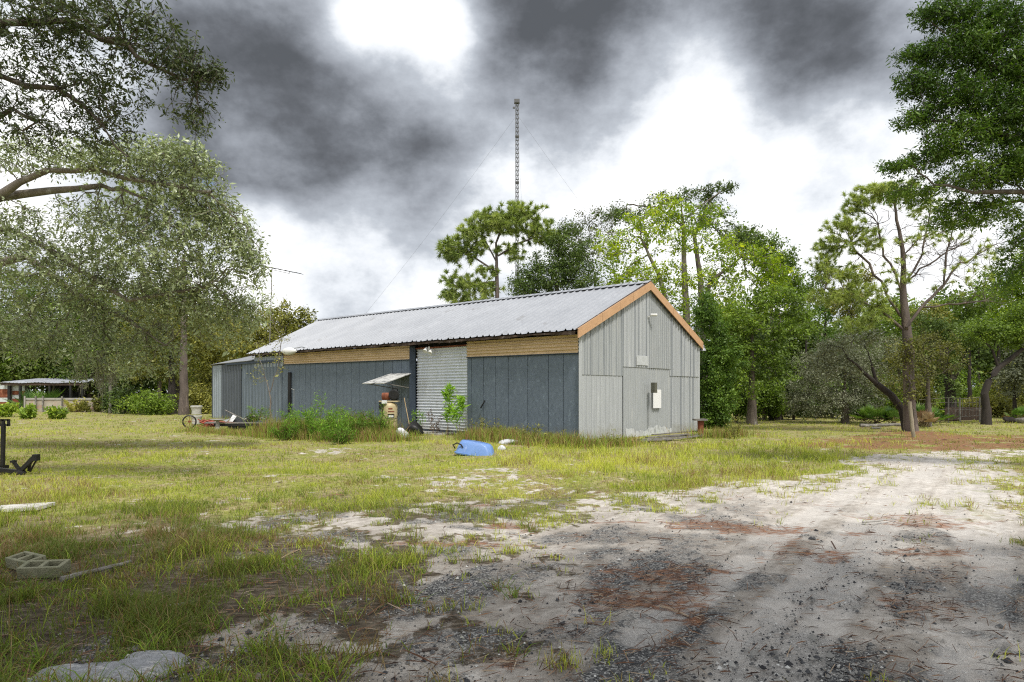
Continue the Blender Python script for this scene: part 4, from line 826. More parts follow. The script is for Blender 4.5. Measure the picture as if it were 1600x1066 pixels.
def tree(name, label, cat, seeds, lobes, leaf, seed, bark=None, k=40, sg=.35, ln=.09, wd=.045, tint=.45, tsd=.14, group=None, bf=.25, tip=.007, minr=.0, flat=.2, droop=.25, needles=False, inner=0, squash=.8, lt=None, mul=1.0, ext=0):
    rng = rngf(seed); mul = mul*1.75 if (ln >= .085 and seeds[0][0][1] > 20 and not needles) else mul; lobes = [(l[0], np.array(l[1])*(1+ext), max(3, int(l[2]*mul)))+tuple(l[3:]) for l in lobes]; pts = lobe_pts(lobes, rng); base = seeds[0][0]
    th = thing(name, label, cat, (base[0], base[1], 0), group)
    A, par, rad, ns = skeleton(seeds, pts, rng, bf); r, dr, kids, dep = wood(A, par, rad, ns, tip)
    V, Fq = tubes(A, par, r, dr, kids, rng, minr); npobj('trunk', V, Fq, bark or mBark, th, smooth=True)
    idx = np.arange(ns, len(A)); lfm = np.repeat([len(l) < 4 for l in lobes], [l[2] for l in lobes]); 
    tn = tint+.22*(fbm(pts[:, 0]+pts[:, 2]*.7, pts[:, 1]*.5+pts[:, 2], .9, 2, seed)-.5)*2+rng.normal(0, .07, len(pts))
    if lt is not None: tn = tn+np.repeat(lt, [l[2] for l in lobes])
    C = A[idx]; D = dr[idx]; par2 = A[par[idx]]
    C, D, par2, tn = C[lfm], D[lfm], par2[lfm], tn[lfm]
    if needles:
        V, Fq, t = tufts(C, D, k, ln, wd, rng, tn, sg); m_ = LF[leaf]
    else:
        if ln >= .085 and base[1] > 20: ln, wd, k, sg = ln*.78, wd*.74, max(6, int(k*.72)), sg*.58
        # half the leaves at the twig ends, half back along the twigs
        k1 = k//2; V, Fq, t = leaves(C, k-k1, sg, ln, wd, rng, tn, droop, flat, tsd, squash=squash); M_ = (C+par2)/2+0*C
        V2, F2, t2 = leaves(M_, k1, sg*.8, ln, wd, rng, tn, droop, flat, tsd, squash=squash); Fq = np.concatenate([Fq, F2+len(V)]); V = np.concatenate([V, V2]); t = np.concatenate([t, t2]); m_ = LF[leaf]
    npobj('crown', V, Fq, m_, th, tint=t)
    return th
def pix(L, d, rs):
    """polyline in photo pixels at distance d (number or list) with radii"""
    ds = d if hasattr(d, '__len__') else [d]*len(L)
    return [(*at(x, y, dd), r) for (x, y), dd, r in zip(L, ds, rs)]
def up(x, y, z0, z1, r0, r1, lean=(0, 0)): return [(x, y, -.1, r0*1.35), (x, y, z0+.5, r0), (x+lean[0]*.5, y+lean[1]*.5, (z0+z1)/2, (r0+r1)/2), (x+lean[0], y+lean[1], z1, r1)]
# near live oak, trunk just out of frame on the left, boughs reaching in overhead
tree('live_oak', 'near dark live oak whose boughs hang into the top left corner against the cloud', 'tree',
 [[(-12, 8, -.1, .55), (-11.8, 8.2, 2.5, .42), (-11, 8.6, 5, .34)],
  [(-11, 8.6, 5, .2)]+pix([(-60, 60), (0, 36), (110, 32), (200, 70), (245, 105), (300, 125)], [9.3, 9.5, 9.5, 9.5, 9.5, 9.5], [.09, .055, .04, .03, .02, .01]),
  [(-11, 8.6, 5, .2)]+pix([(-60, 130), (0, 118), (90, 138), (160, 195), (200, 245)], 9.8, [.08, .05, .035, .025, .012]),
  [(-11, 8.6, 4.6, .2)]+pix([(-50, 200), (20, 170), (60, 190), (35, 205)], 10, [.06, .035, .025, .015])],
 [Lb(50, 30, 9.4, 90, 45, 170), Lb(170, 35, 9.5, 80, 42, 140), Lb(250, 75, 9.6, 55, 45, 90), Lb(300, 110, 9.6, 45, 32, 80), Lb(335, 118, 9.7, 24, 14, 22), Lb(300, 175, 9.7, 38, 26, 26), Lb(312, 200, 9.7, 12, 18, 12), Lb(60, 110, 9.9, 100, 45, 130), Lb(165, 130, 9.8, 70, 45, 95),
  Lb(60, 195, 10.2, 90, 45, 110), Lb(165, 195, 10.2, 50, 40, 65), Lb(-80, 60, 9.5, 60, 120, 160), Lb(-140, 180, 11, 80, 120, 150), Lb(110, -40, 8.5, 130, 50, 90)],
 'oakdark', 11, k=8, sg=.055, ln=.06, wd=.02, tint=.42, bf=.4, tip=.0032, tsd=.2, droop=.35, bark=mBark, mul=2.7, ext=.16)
# silvery oak behind it filling the left of the frame
tree('live_oak', 'large silvery grey-green live oak spreading over the lawn on the left', 'tree',
 [[(-17.5, 16, -.1, .7), (-17, 16, 3, .55), (-15.5, 16, 5.2, .4)],
  [(-15.5, 16, 5.2, .3)]+pix([(-60, 330), (0, 308), (80, 298), (160, 290), (228, 311)], 15.5, [.14, .11, .085, .06, .03]),
  [(-15.5, 16, 5.4, .3)]+pix([(0, 306), (30, 285), (75, 266), (150, 264), (215, 282), (330, 300)], 15.2, [.11, .08, .065, .05, .035, .015]),
  [(-15.5, 16, 4.8, .3)]+pix([(-40, 380), (10, 355), (30, 365), (60, 380), (200, 470), (320, 450)], 16.5, [.10, .07, .055, .045, .03, .015]),
  [(-15.5, 16, 4, .3)]+pix([(-60, 420), (40, 400), (120, 460), (200, 500), (260, 540)], 17.5, [.15, .10, .08, .05, .02])],
 [Lb(50, 240, 15, 90, 28, 90), Lb(160, 245, 15, 60, 28, 70), Lb(230, 255, 15.4, 60, 35, 90), Lb(290, 300, 15.6, 60, 40, 130), Lb(350, 345, 16, 40, 40, 100), Lb(385, 385, 16, 26, 30, 50), Lb(395, 420, 16.2, 26, 25, 36), Lb(255, 238, 15, 60, 24, 60), Lb(315, 262, 15.2, 36, 18, 32), Lb(300, 235, 15, 26, 10, 12), Lb(280, 380, 16, 90, 60, 260), Lb(170, 345, 16, 80, 40, 140), Lb(70, 420, 16.5, 110, 60, 260),
  Lb(180, 440, 17, 100, 60, 280), Lb(300, 460, 17, 80, 50, 200), Lb(345, 500, 17.5, 60, 45, 110), Lb(120, 520, 18, 120, 50, 210), Lb(30, 520, 18, 70, 50, 110), Lb(220, 545, 18, 70, 50, 120), Lb(160, 580, 18.5, 50, 30, 40), Lb(390, 480, 17.5, 30, 40, 40), Lb(20, 350, 15.8, 60, 40, 60), Lb(-120, 400, 17, 120, 150, 220), Lb(-110, 240, 16, 100, 80, 100)],
 'oak', 12, k=11, sg=.115, ln=.08, wd=.032, tint=.48, bf=.3, tip=.0045, tsd=.2, droop=.4, bark=mBarkL, squash=1.05, mul=2.6, ext=.1)
# hanging moss
def moss(label, px, py, d, ln_px, seed, n_=6):
    rng = rngf(seed); Vs = []; Fs = []; T = []; b = 0; c = at(px, py, d)
    for s in range(n_):
        o_ = c+rng.normal(0, .16, 3)*np.array([1.2, 1, .6]); L = ln_px/F*d*rng.uniform(.5, 1)
        k = 60; z = rng.random(k)**.8*L; P_ = o_[None]+np.stack([rng.normal(0, .05, k), rng.normal(0, .05, k), -z], 1); l = rng.uniform(.1, .25, k)
        a = np.stack([rng.normal(0, .15, k), rng.normal(0, .15, k), -np.ones(k)], 1); bb = np.cross(a, rng.normal(0, 1, (k, 3))); bb /= np.linalg.norm(bb, axis=1)[:, None]
        V = np.stack([P_-bb*.007, P_+bb*.007, P_+a*l[:, None]], 1).reshape(-1, 3); i = np.arange(k)*3; Vs.append(V); Fs.append(np.stack([i, i+1, i+2], 1)+b); T.append(np.repeat(rng.random(k), 3)); b += len(V)
    o_ = npobj('hanging_moss', np.concatenate(Vs), np.concatenate(Fs), LF['moss'], tint=np.concatenate(T)); tag(o_, label, 'moss', 'grey moss hanging from the silvery oak')
moss('longest beard of grey moss hanging beside the thin pale post', 150, 545, 18.2, 75, 1, 9); moss('thin strand of grey moss hanging right above the post', 175, 565, 18.2, 50, 2, 4); moss('grey moss tuft hanging in the middle of the silvery oak', 130, 470, 17.8, 45, 3, 6)
moss('short grey moss tangle high behind the roof line at left', 250, 500, 17.8, 35, 4, 5)
# trees at the back left
def simple(name, label, px, pyb, d, lobes, leaf, seed, r0=.16, top=None, lean=0, **kw):
    x = (px-800)/F*d; zt_ = HC+(HY-(top or min(l[1] for l in lobes)))/F*d
    sd = [up(x, d, .6, zt_*.72, r0, r0*.35, (lean, 0))]+kw.pop('seeds', [])
    L = [Lb(l[0], l[1], d+(l[5] if len(l) > 5 else 0), l[2], l[3], l[4]) for l in lobes]
    return tree(name, label, kw.pop('cat', 'tree'), sd, L, leaf, seed, **kw)
simple('pine_tree', 'stout brown pine trunk standing behind the silvery oak, its crown mostly hidden', 287, 645, 44, [(200, 300, 60, 40, 40), (250, 340, 60, 50, 40), (190, 400, 50, 40, 30), (300, 400, 50, 60, 30)], 'needle', 21, r0=.29, top=300, bark=mBarkP, needles=True, k=70, sg=.75, ln=.42, wd=.05, tint=.62)
simple('shade_tree', 'dark forked trunk just left of the stout brown pine trunk', 268, 645, 46, [(240, 500, 60, 50, 60), (300, 520, 50, 50, 60), (230, 570, 50, 30, 40)], 'olive', 22, r0=.3, bark=mBarkD, k=60, sg=.8, ln=.22, wd=.13, tint=.4)
for i, (px, d, lb, leaf, tn, lab) in enumerate([
 (20, 60, [(20, 470, 60, 50, 60), (30, 540, 60, 50, 60), (0, 590, 40, 30, 30)], 'mid', .35, 'leafy green tree rising directly behind the rusty shed end'),
 (85, 62, [(80, 480, 50, 50, 60), (90, 550, 50, 45, 60)], 'dark', .55, 'dark green tree behind the middle of the open shed'),
 (140, 58, [(140, 500, 50, 60, 60), (135, 570, 45, 45, 60)], 'mid', .25, 'green tree behind the right end of the open shed roof'),
 (200, 60, [(200, 500, 50, 60, 70), (195, 580, 45, 45, 60)], 'dark', .45, 'tall dark tree between the open shed and the brown trunk'),
 (340, 52, [(340, 520, 50, 50, 60), (330, 590, 50, 45, 60)], 'olive', .5, 'olive yellow tree just left of the annex'),
 (400, 50, [(400, 510, 45, 30, 50), (420, 540, 40, 30, 50), (370, 540, 40, 30, 40)], 'olive', .65, 'yellowing thin tree rising behind the annex roof'),
 (470, 48, [(455, 515, 35, 25, 36), (475, 500, 24, 20, 20), (440, 495, 20, 25, 14)], 'olive', .5, 'sparse bush peeping over the far left roof slope'),
 (250, 58, [(250, 480, 60, 60, 60), (260, 560, 50, 50, 50)], 'mid', .3, 'green tree far behind the stout brown trunk'),
 (-60, 60, [(-60, 450, 60, 80, 80), (-60, 560, 60, 50, 60)], 'mid', .3, 'tree beyond the left edge of the shed')]):
    simple('broadleaf_tree', lab, px, 645, d, lb, leaf, 30+i, r0=.2, k=70 if d > 50 else 45, sg=.9 if d > 50 else .55, ln=.26, wd=.15, tint=tn, group='trees behind the lawn on the left')
# pine over the roof, dark oak and the tall lime-green trees behind the building
x0 = (777-800)/F*38
tree('pine_tree', 'tall flat-topped pine rising above the middle of the roof', 'tree', [[(x0, 38, -.1, .22), (x0, 38, 3, .19), *pix([(777, 470), (776, 420), (775, 380), (790, 345)], 38, [.13, .11, .07, .035])],
 pix([(776, 425), (745, 405), (715, 388), (695, 385)], 38, [.06, .045, .03, .02]), pix([(776, 410), (760, 380), (740, 360)], 38, [.05, .04, .02]), pix([(778, 400), (810, 380), (840, 372), (860, 368)], 38, [.06, .045, .035, .02]), pix([(776, 440), (740, 445), (715, 450)], 38, [.07, .05, .03]),
 pix([(790, 345), (815, 335), (830, 340)], 38, [.06, .04, .03])],
 [Lb(706, 384, 38, 22, 11, 34), Lb(735, 365, 38, 24, 12, 40), Lb(765, 345, 38, 30, 14, 60), Lb(812, 332, 38, 30, 12, 60), Lb(800, 352, 38, 40, 12, 60), Lb(845, 362, 38, 26, 16, 50), Lb(860, 372, 38, 14, 10, 16), Lb(725, 400, 38, 22, 10, 24), Lb(748, 385, 38, 20, 9, 20), Lb(722, 440, 38, 26, 10, 36), Lb(712, 462, 38, 18, 10, 26), Lb(755, 450, 38, 25, 12, 30), Lb(760, 425, 38, 14, 8, 14), Lb(800, 395, 38, 22, 12, 24), Lb(700, 398, 38, 14, 8, 10), Lb(740, 472, 38, 30, 10, 30)],
 'needle', 41, bark=mBarkP, k=60, sg=.8, ln=.36, wd=.042, tint=.66, needles=True, tip=.011, bf=.35, mul=1.5, ext=.3)
simple('live_oak', 'dark rounded oak behind the roof just right of the flat-topped pine', 870, 640, 37, [(850, 425, 45, 35, 80), (900, 400, 40, 45, 80), (830, 450, 40, 30, 60), (900, 445, 50, 40, 80), (870, 385, 30, 22, 26), (885, 360, 20, 20, 12)], 'dark', 42, r0=.3, k=75, sg=.5, ln=.12, wd=.07, tint=.6)
simple('airy_tree', 'airy tree with thin drooping bare-tipped twigs left of the lime green one', 930, 640, 39, [(930, 370, 40, 40, 50), (905, 345, 30, 15, 14), (960, 340, 40, 25, 30), (900, 380, 30, 30, 30)], 'grey', 43, r0=.2, k=22, sg=.5, ln=.14, wd=.08, tint=.3)
x1 = (1075-800)/F*33
tree('lime_green_tree', 'tall lime green tree with several stems right behind the gable peak', 'tree', [[(x1, 33, -.1, .25), (x1, 33, 4, .2), *pix([(1070, 440), (1068, 370), (1065, 320)], 33, [.15, .1, .04])], [(x1, 33, 3, .15), *pix([(1110, 440), (1160, 400)], 33, [.1, .05])], [(x1, 33, 2, .15), *pix([(1030, 430), (1000, 370)], 33, [.1, .05])],
 pix([(1068, 350), (1095, 320), (1125, 300)], 33, [.05, .03, .02])],
 [Lb(1045, 325, 33, 40, 25, 40), Lb(1010, 355, 33, 50, 28, 60), Lb(960, 385, 33, 40, 30, 50), Lb(1070, 370, 33, 60, 35, 70), Lb(1100, 340, 33, 35, 25, 24), Lb(1140, 390, 33, 50, 25, 50), Lb(1190, 410, 33, 40, 28, 60), Lb(1205, 440, 33, 35, 28, 55), Lb(970, 430, 33, 40, 30, 60), Lb(1030, 430, 33, 60, 35, 80), Lb(1110, 440, 33, 60, 35, 80), Lb(1060, 490, 33, 60, 40, 80), Lb(1140, 490, 33, 60, 40, 70), Lb(1210, 480, 33, 30, 24, 24)],
 'lime', 44, k=26, sg=.36, ln=.15, wd=.085, tint=.42, tsd=.15, bf=.35, tip=.008, bark=mBarkL)
tree('sparse_oak', 'dark sparse-leaved oak whose top sprays stand highest over the gable', 'tree', [[((1100-800)/F*37, 37, -.1, .25), *pix([(1100, 560), (1095, 440), (1085, 370), (1110, 310), (1140, 290)], 37, [.2, .16, .1, .05, .02])], pix([(1085, 370), (1030, 325), (980, 320)], 37, [.07, .04, .02])],
 [Lb(1130, 292, 37, 28, 8, 16), Lb(1108, 305, 37, 18, 14, 18), Lb(1075, 305, 37, 20, 14, 16), Lb(1040, 310, 37, 30, 10, 18), Lb(960, 335, 37, 30, 16, 18), Lb(1110, 340, 37, 40, 26, 40), Lb(1155, 370, 37, 40, 25, 40), Lb(1000, 340, 37, 40, 20, 26)],
 'dark', 45, k=34, sg=.34, ln=.14, wd=.08, tint=.55, bf=.4, tip=.01, bark=mBark)
simple('leafy_tree', 'dark topped leafy tree right of the lime green tree', 1205, 645, 44, [(1190, 385, 40, 24, 40), (1215, 410, 30, 28, 40), (1160, 370, 24, 20, 20), (1225, 440, 30, 30, 40), (1240, 470, 25, 30, 30)], 'mid', 46, r0=.22, k=55, sg=.6, ln=.2, wd=.11, tint=.35)
simple('layered_tree', 'broad layered green tree between the building and the grey shrub', 1175, 650, 31, [(1150, 500, 60, 30, 60), (1210, 470, 50, 25, 50), (1180, 540, 60, 30, 60), (1235, 510, 40, 25, 36), (1140, 560, 40, 35, 40), (1215, 575, 40, 25, 30), (1160, 600, 40, 30, 30)], 'mid', 47, r0=.2, k=62, sg=.45, ln=.13, wd=.075, tint=.42, flat=.6, squash=.45)
simple('viny_shrub', 'dense green vine-covered shrub pressed against the right corner of the building', 1118, 684, 27.6, [(1110, 520, 24, 50, 50), (1105, 590, 20, 50, 60), (1125, 630, 26, 40, 70), (1115, 660, 26, 22, 40), (1135, 560, 30, 40, 50), (1098, 640, 12, 40, 20), (1100, 480, 20, 30, 24)], 'cedar', 48, r0=.12, top=480, cat='shrub', k=90, sg=.3, ln=.11, wd=.06, tint=.5)
simple('dark_viny_tree', 'dark trunk wrapped in vines with ragged skirt right of the layered tree', 1212, 655, 36, [(1200, 560, 34, 30, 40), (1215, 600, 26, 30, 40), (1190, 520, 40, 30, 40), (1225, 635, 20, 16, 24), (1200, 640, 24, 14, 24)], 'dark', 49, r0=.3, bark=mBarkD, k=60, sg=.42, ln=.13, wd=.07, tint=.42)
simple('grey_shrub_oak', 'wide low mound of fine grey-green leaves left of the leaning limb', 1320, 660, 32, [(1275, 580, 40, 40, 110), (1320, 560, 45, 35, 110), (1360, 585, 40, 35, 90), (1290, 625, 55, 28, 110), (1345, 625, 40, 26, 70), (1245, 620, 20, 34, 40), (1390, 550, 30, 30, 40)], 'grey', 50, r0=.16, cat='shrub', k=60, sg=.36, ln=.085, wd=.05, tint=.5, tip=.006)
simple('grey_shrub_oak', 'brownish thinning shrubby oak round the foot of the tall pine', 1450, 655, 29, [(1430, 570, 50, 30, 50), (1480, 560, 35, 30, 36), (1390, 600, 26, 24, 24), (1460, 530, 40, 20, 30)], 'olive', 51, r0=.12, cat='shrub', k=38, sg=.32, ln=.085, wd=.05, tint=.25, tip=.007)
# the big pine on the right
X = (1424-800)/F*24.2
tree('pine_tree', 'tall right-hand pine with bare spreading limbs and reddish trunk', 'tree', [[(X, 24.2, -.05, .28), *pix([(1421, 640), (1419, 580), (1417, 520), (1412, 470), (1412, 420), (1405, 360), (1395, 300)], 24.2, [.22, .20, .17, .13, .09, .06, .03])],
 pix([(1417, 510), (1440, 480), (1475, 445), (1500, 410), (1550, 385), (1575, 370)], 24, [0.056, 0.043, 0.034, 0.025, 0.015, 0.007]), pix([(1440, 480), (1480, 475), (1540, 470)], 24, [0.031, 0.019, 0.009]), pix([(1475, 445), (1480, 390), (1490, 350)], 24, [0.025, 0.015, 0.007]),
 pix([(1415, 500), (1385, 460), (1365, 430), (1345, 400), (1330, 380)], 24.3, [0.056, 0.043, 0.031, 0.022, 0.012]), pix([(1414, 470), (1400, 430), (1380, 400), (1372, 350)], 24.2, [0.037, 0.028, 0.019, 0.009]), pix([(1412, 450), (1440, 400), (1450, 350), (1455, 320)], 24.2, [0.037, 0.028, 0.019, 0.009]), pix([(1413, 440), (1430, 430), (1470, 400), (1520, 370)], 24.5, [0.028, 0.022, 0.015, 0.007]), pix([(1417, 520), (1370, 480), (1320, 455), (1290, 450)], 24.2, [0.037, 0.028, 0.019, 0.009]), pix([(1410, 400), (1440, 370), (1470, 355)], 24.2, [0.025, 0.019, 0.009])],
 [Lb(1370, 300, 24.2, 34, 14, 36), Lb(1340, 320, 24.2, 24, 14, 22), Lb(1320, 350, 24.2, 30, 16, 30), Lb(1300, 385, 24.2, 26, 16, 26), Lb(1285, 410, 24.2, 20, 14, 16), Lb(1350, 375, 24.2, 26, 20, 24), Lb(1310, 430, 24.2, 34, 18, 34), Lb(1345, 460, 24.2, 40, 18, 34), Lb(1290, 465, 24.2, 26, 14, 20), Lb(1400, 300, 24.2, 34, 18, 30), Lb(1440, 325, 24.5, 30, 18, 14), Lb(1400, 430, 24, 24, 26, 10), Lb(1370, 480, 24, 30, 14, 18), Lb(1480, 360, 24, 40, 26, 10), Lb(1530, 390, 24, 34, 30, 9), Lb(1500, 440, 24, 40, 30, 8), Lb(1340, 500, 24, 40, 16, 20), Lb(1430, 380, 24, 26, 26, 8), Lb(1480, 380, 24, 60, 50, 110)+(0,), Lb(1530, 400, 24, 40, 40, 30)+(0,), Lb(1500, 450, 24, 50, 30, 30)+(0,), Lb(1440, 390, 24.3, 34, 60, 60)+(0,), Lb(1370, 380, 24.2, 40, 60, 60)+(0,), Lb(1550, 470, 24, 40, 20, 14)+(0,)],
 'needle', 52, bark=mBarkP, k=54, sg=.75, ln=.22, wd=.02, tint=.74, needles=True, tip=.006, bf=.7, mul=2.6, ext=.12)
tree('leaning_oak', 'dark leaning trunk branching left from behind the tall pine foot, thin leaves at its tip', 'tree', [[((1420-800)/F*25, 25, -.1, .22), *pix([(1410, 640), (1392, 617), (1370, 600), (1352, 584), (1325, 560), (1300, 540)], 25, [.15, .13, .11, .075, .04, .02])], pix([(1370, 600), (1362, 570), (1350, 540)], 25, [.07, .05, .02])],
 [Lb(1300, 545, 25.5, 40, 22, 50), Lb(1350, 530, 25.5, 36, 24, 50), Lb(1335, 570, 25.3, 24, 16, 20), Lb(1290, 575, 25.5, 30, 20, 24)], 'grey', 152, bark=mBarkD, k=34, sg=.26, ln=.075, wd=.042, tint=.5, tip=.005)
tree('climbing_vine', 'brownish leafy vine wrapped round the tall pine trunk', 'vine', [[((1424-800)/F*23.9, 23.8, -.05, .03), *pix([(1428, 640), (1424, 600), (1420, 560), (1418, 520)], 23.8, [.025, .02, .02, .01])]],
 [Lb(1425, 610, 23.9, 14, 26, 30), Lb(1420, 560, 23.9, 26, 28, 50), Lb(1440, 540, 23.9, 30, 20, 30), Lb(1400, 545, 23.9, 24, 20, 24), Lb(1450, 580, 23.9, 20, 30, 20)], 'olive', 153, bark=mBark, k=16, sg=.2, ln=.075, wd=.042, tint=.22, tip=.004)
# twiggy dead shoots in the same crown belong to a leafless sapling behind it
# curved oak on the right and other stems
tree('curved_oak', 'dark oak with curved trunk bending right over the drive edge', 'tree', [[((1541-800)/F*31, 31, -.1, .26), *pix([(1541, 640), (1538, 615), (1545, 595), (1560, 575), (1580, 560), (1612, 535)], 31, [.19, .17, .15, .13, .11, .07])], pix([(1560, 575), (1550, 545), (1530, 520)], 31, [.07, .05, .03])],
 [Lb(1570, 525, 31, 34, 20, 50), Lb(1600, 520, 31, 40, 26, 60), Lb(1535, 515, 31, 36, 18, 40), Lb(1640, 500, 31, 50, 40, 80), Lb(1590, 490, 31, 30, 20, 30)], 'mid', 53, bark=mBarkD, k=46, sg=.4, ln=.11, wd=.065, tint=.35)
tree('forked_oak', 'dark ivy-clad forked trunk left of the curved oak', 'tree', [[((1487-800)/F*35, 35, -.1, .35), *pix([(1486, 630), (1483, 590), (1475, 560), (1465, 530)], 35, [.28, .26, .2, .12])], pix([(1484, 600), (1500, 575), (1510, 550)], 35, [.12, .1, .06])],
 [Lb(1480, 520, 35, 40, 24, 50), Lb(1520, 525, 35, 36, 24, 40), Lb(1450, 505, 35, 30, 20, 30), Lb(1484, 600, 35, 9, 30, 26), Lb(1487, 570, 35, 10, 20, 16)], 'dark', 54, bark=mBarkD, k=50, sg=.4, ln=.13, wd=.07, tint=.65)
for i, (px, d, lb, leaf, tn, r0, lab) in enumerate([
 (1515, 40, [(1515, 480, 30, 30, 30), (1520, 520, 26, 24, 20)], 'mid', .4, .13, 'slim straight dark trunk between the forked and the curved oak'),
 (1260, 50, [(1255, 500, 24, 24, 26), (1262, 450, 20, 20, 16)], 'mid', .3, .14, 'slender tree standing in the gap behind the grey mound'),
 (1290, 52, [(1290, 480, 30, 26, 26), (1285, 430, 20, 20, 14), (1296, 540, 26, 30, 24)], 'cedar', .45, .15, 'thin dark tree left of the tall right-hand pine crown'),
 (1345, 55, [(1345, 510, 40, 26, 26), (1340, 560, 40, 30, 30)], 'mid', .35, .16, 'green tree seen below the left needles of the tall pine'),
 (1600, 44, [(1590, 450, 40, 40, 60), (1570, 500, 40, 26, 40), (1640, 440, 60, 70, 80)], 'lime', .25, .2, 'yellow-green tree far back at the right edge'),
 (1560, 48, [(1550, 470, 36, 26, 36), (1540, 440, 24, 18, 16)], 'mid', .45, .18, 'bright leafy tree behind the right ends of the pine limbs'),
 (1480, 52, [(1470, 480, 34, 20, 24), (1500, 500, 40, 24, 24)], 'mid', .4, .18, 'pale green tree behind the pine between limb and trunk'),
 (1405, 50, [(1400, 490, 36, 30, 40), (1410, 540, 36, 30, 40)], 'mid', .45, .15, 'green tree seen directly behind the tall pine trunk'), (1330, 46, [(1325, 470, 34, 26, 40), (1340, 430, 24, 20, 16)], 'olive', .5, .14, 'olive tree behind the lower left limbs of the tall pine'), (1440, 47, [(1450, 500, 36, 26, 36)], 'olive', .45, .13, 'olive tree just right of the tall pine trunk, beyond it'),
 (1700, 36, [(1690, 480, 60, 80, 120), (1660, 600, 50, 50, 60)], 'mid', .35, .2, 'tree outside the right edge of the drive'),
 (1585, 38, [(1585, 590, 26, 30, 30), (1600, 560, 26, 24, 24)], 'grey', .45, .1, 'grey-leaved sapling under the arch of the curved oak')]):
    simple('woodland_tree', lab, px, 650, d, lb, leaf, 60+i, r0=r0, bark=mBarkD, k=60, sg=.55, ln=.19, wd=.11, tint=tn, group='slender trees at the wood edge on the right')
# near juniper-like tree hanging in from the right
tree('red_cedar', 'dense dark green cedar leaning into the top right corner', 'tree',
 [[(12.5, 11.6, -.1, .45), (12.4, 11.6, 3, .36), (12, 11.6, 8, .2), (11.6, 11.6, 11, .08)],
  [(12.4, 11.6, 4.3, .12)]+pix([(1700, 290), (1600, 300), (1520, 301), (1460, 290), (1435, 270)], 12, [.09, .06, .04, .025, .012]),
  [(12.3, 11.6, 5, .12)]+pix([(1700, 130), (1600, 120), (1540, 100), (1490, 60), (1450, 30)], 12, [.09, .06, .045, .03, .012]),
  [(12.3, 11.6, 6, .12)]+pix([(1720, 200), (1620, 210), (1540, 200), (1450, 190)], 12, [.08, .05, .03, .012]), [(12.3, 11.6, 4, .12)]+pix([(1700, 330), (1640, 330), (1560, 320), (1500, 318)], 12.4, [.07, .045, .03, .012])],
 [Lb(1470, 22, 12, 45, 22, 80), Lb(1550, 30, 12, 70, 40, 240), Lb(1435, 85, 12, 38, 14, 50), Lb(1500, 80, 12, 60, 35, 180), Lb(1580, 100, 12, 60, 50, 260), Lb(1430, 130, 12, 34, 24, 70), Lb(1500, 150, 12, 60, 36, 190), Lb(1580, 180, 12, 60, 50, 240), Lb(1430, 185, 12, 34, 16, 50), Lb(1500, 215, 12, 60, 34, 150), Lb(1590, 250, 12, 50, 40, 170), Lb(1460, 245, 12.2, 50, 20, 70), Lb(1400, 262, 12.2, 28, 12, 32), Lb(1530, 275, 12.2, 70, 26, 130), Lb(1430, 300, 12.4, 50, 22, 60), Lb(1530, 330, 12.6, 70, 28, 120), Lb(1480, 345, 12.6, 40, 20, 30), Lb(1590, 380, 12.8, 20, 60, 70), Lb(1680, 150, 12, 80, 160, 500), Lb(1680, 350, 12.5, 60, 70, 160), Lb(1575, 440, 13, 24, 40, 26)],
 'cedar', 71, bark=mBark, k=26, sg=.085, ln=.055, wd=.018, tint=.46, tsd=.16, tip=.003, bf=.3, droop=.1, mul=1.9, lt=[-.1]*9+[.0]*4+[.15]*8)
# trees standing behind the camera, whose shade falls over the near ground
if SHADE:
    for i, (x, y, h, cx_) in enumerate(SHADE):
        rng = rngf(90+i); tree('shade_oak', ['oak behind the viewpoint on the left', 'oak behind the viewpoint on the right', 'third oak behind the viewpoint'][i], 'tree', [[(x, y, -.1, .4), (x, y, 3, .3), (x+cx_*.4, y+.8, 5.5, .22), (x+cx_, y+2, h-1.5, .1)]], [((x+cx_, y+2, h-1.6), (2.9, 2.3, 1.1), 150), ((x+cx_*.5, y+.8, h-1.2), (2.4, 2, 1.2), 90)], 'oakdark', 90+i, k=46, sg=.36, ln=.14, wd=.07, tint=.5, tip=.006)
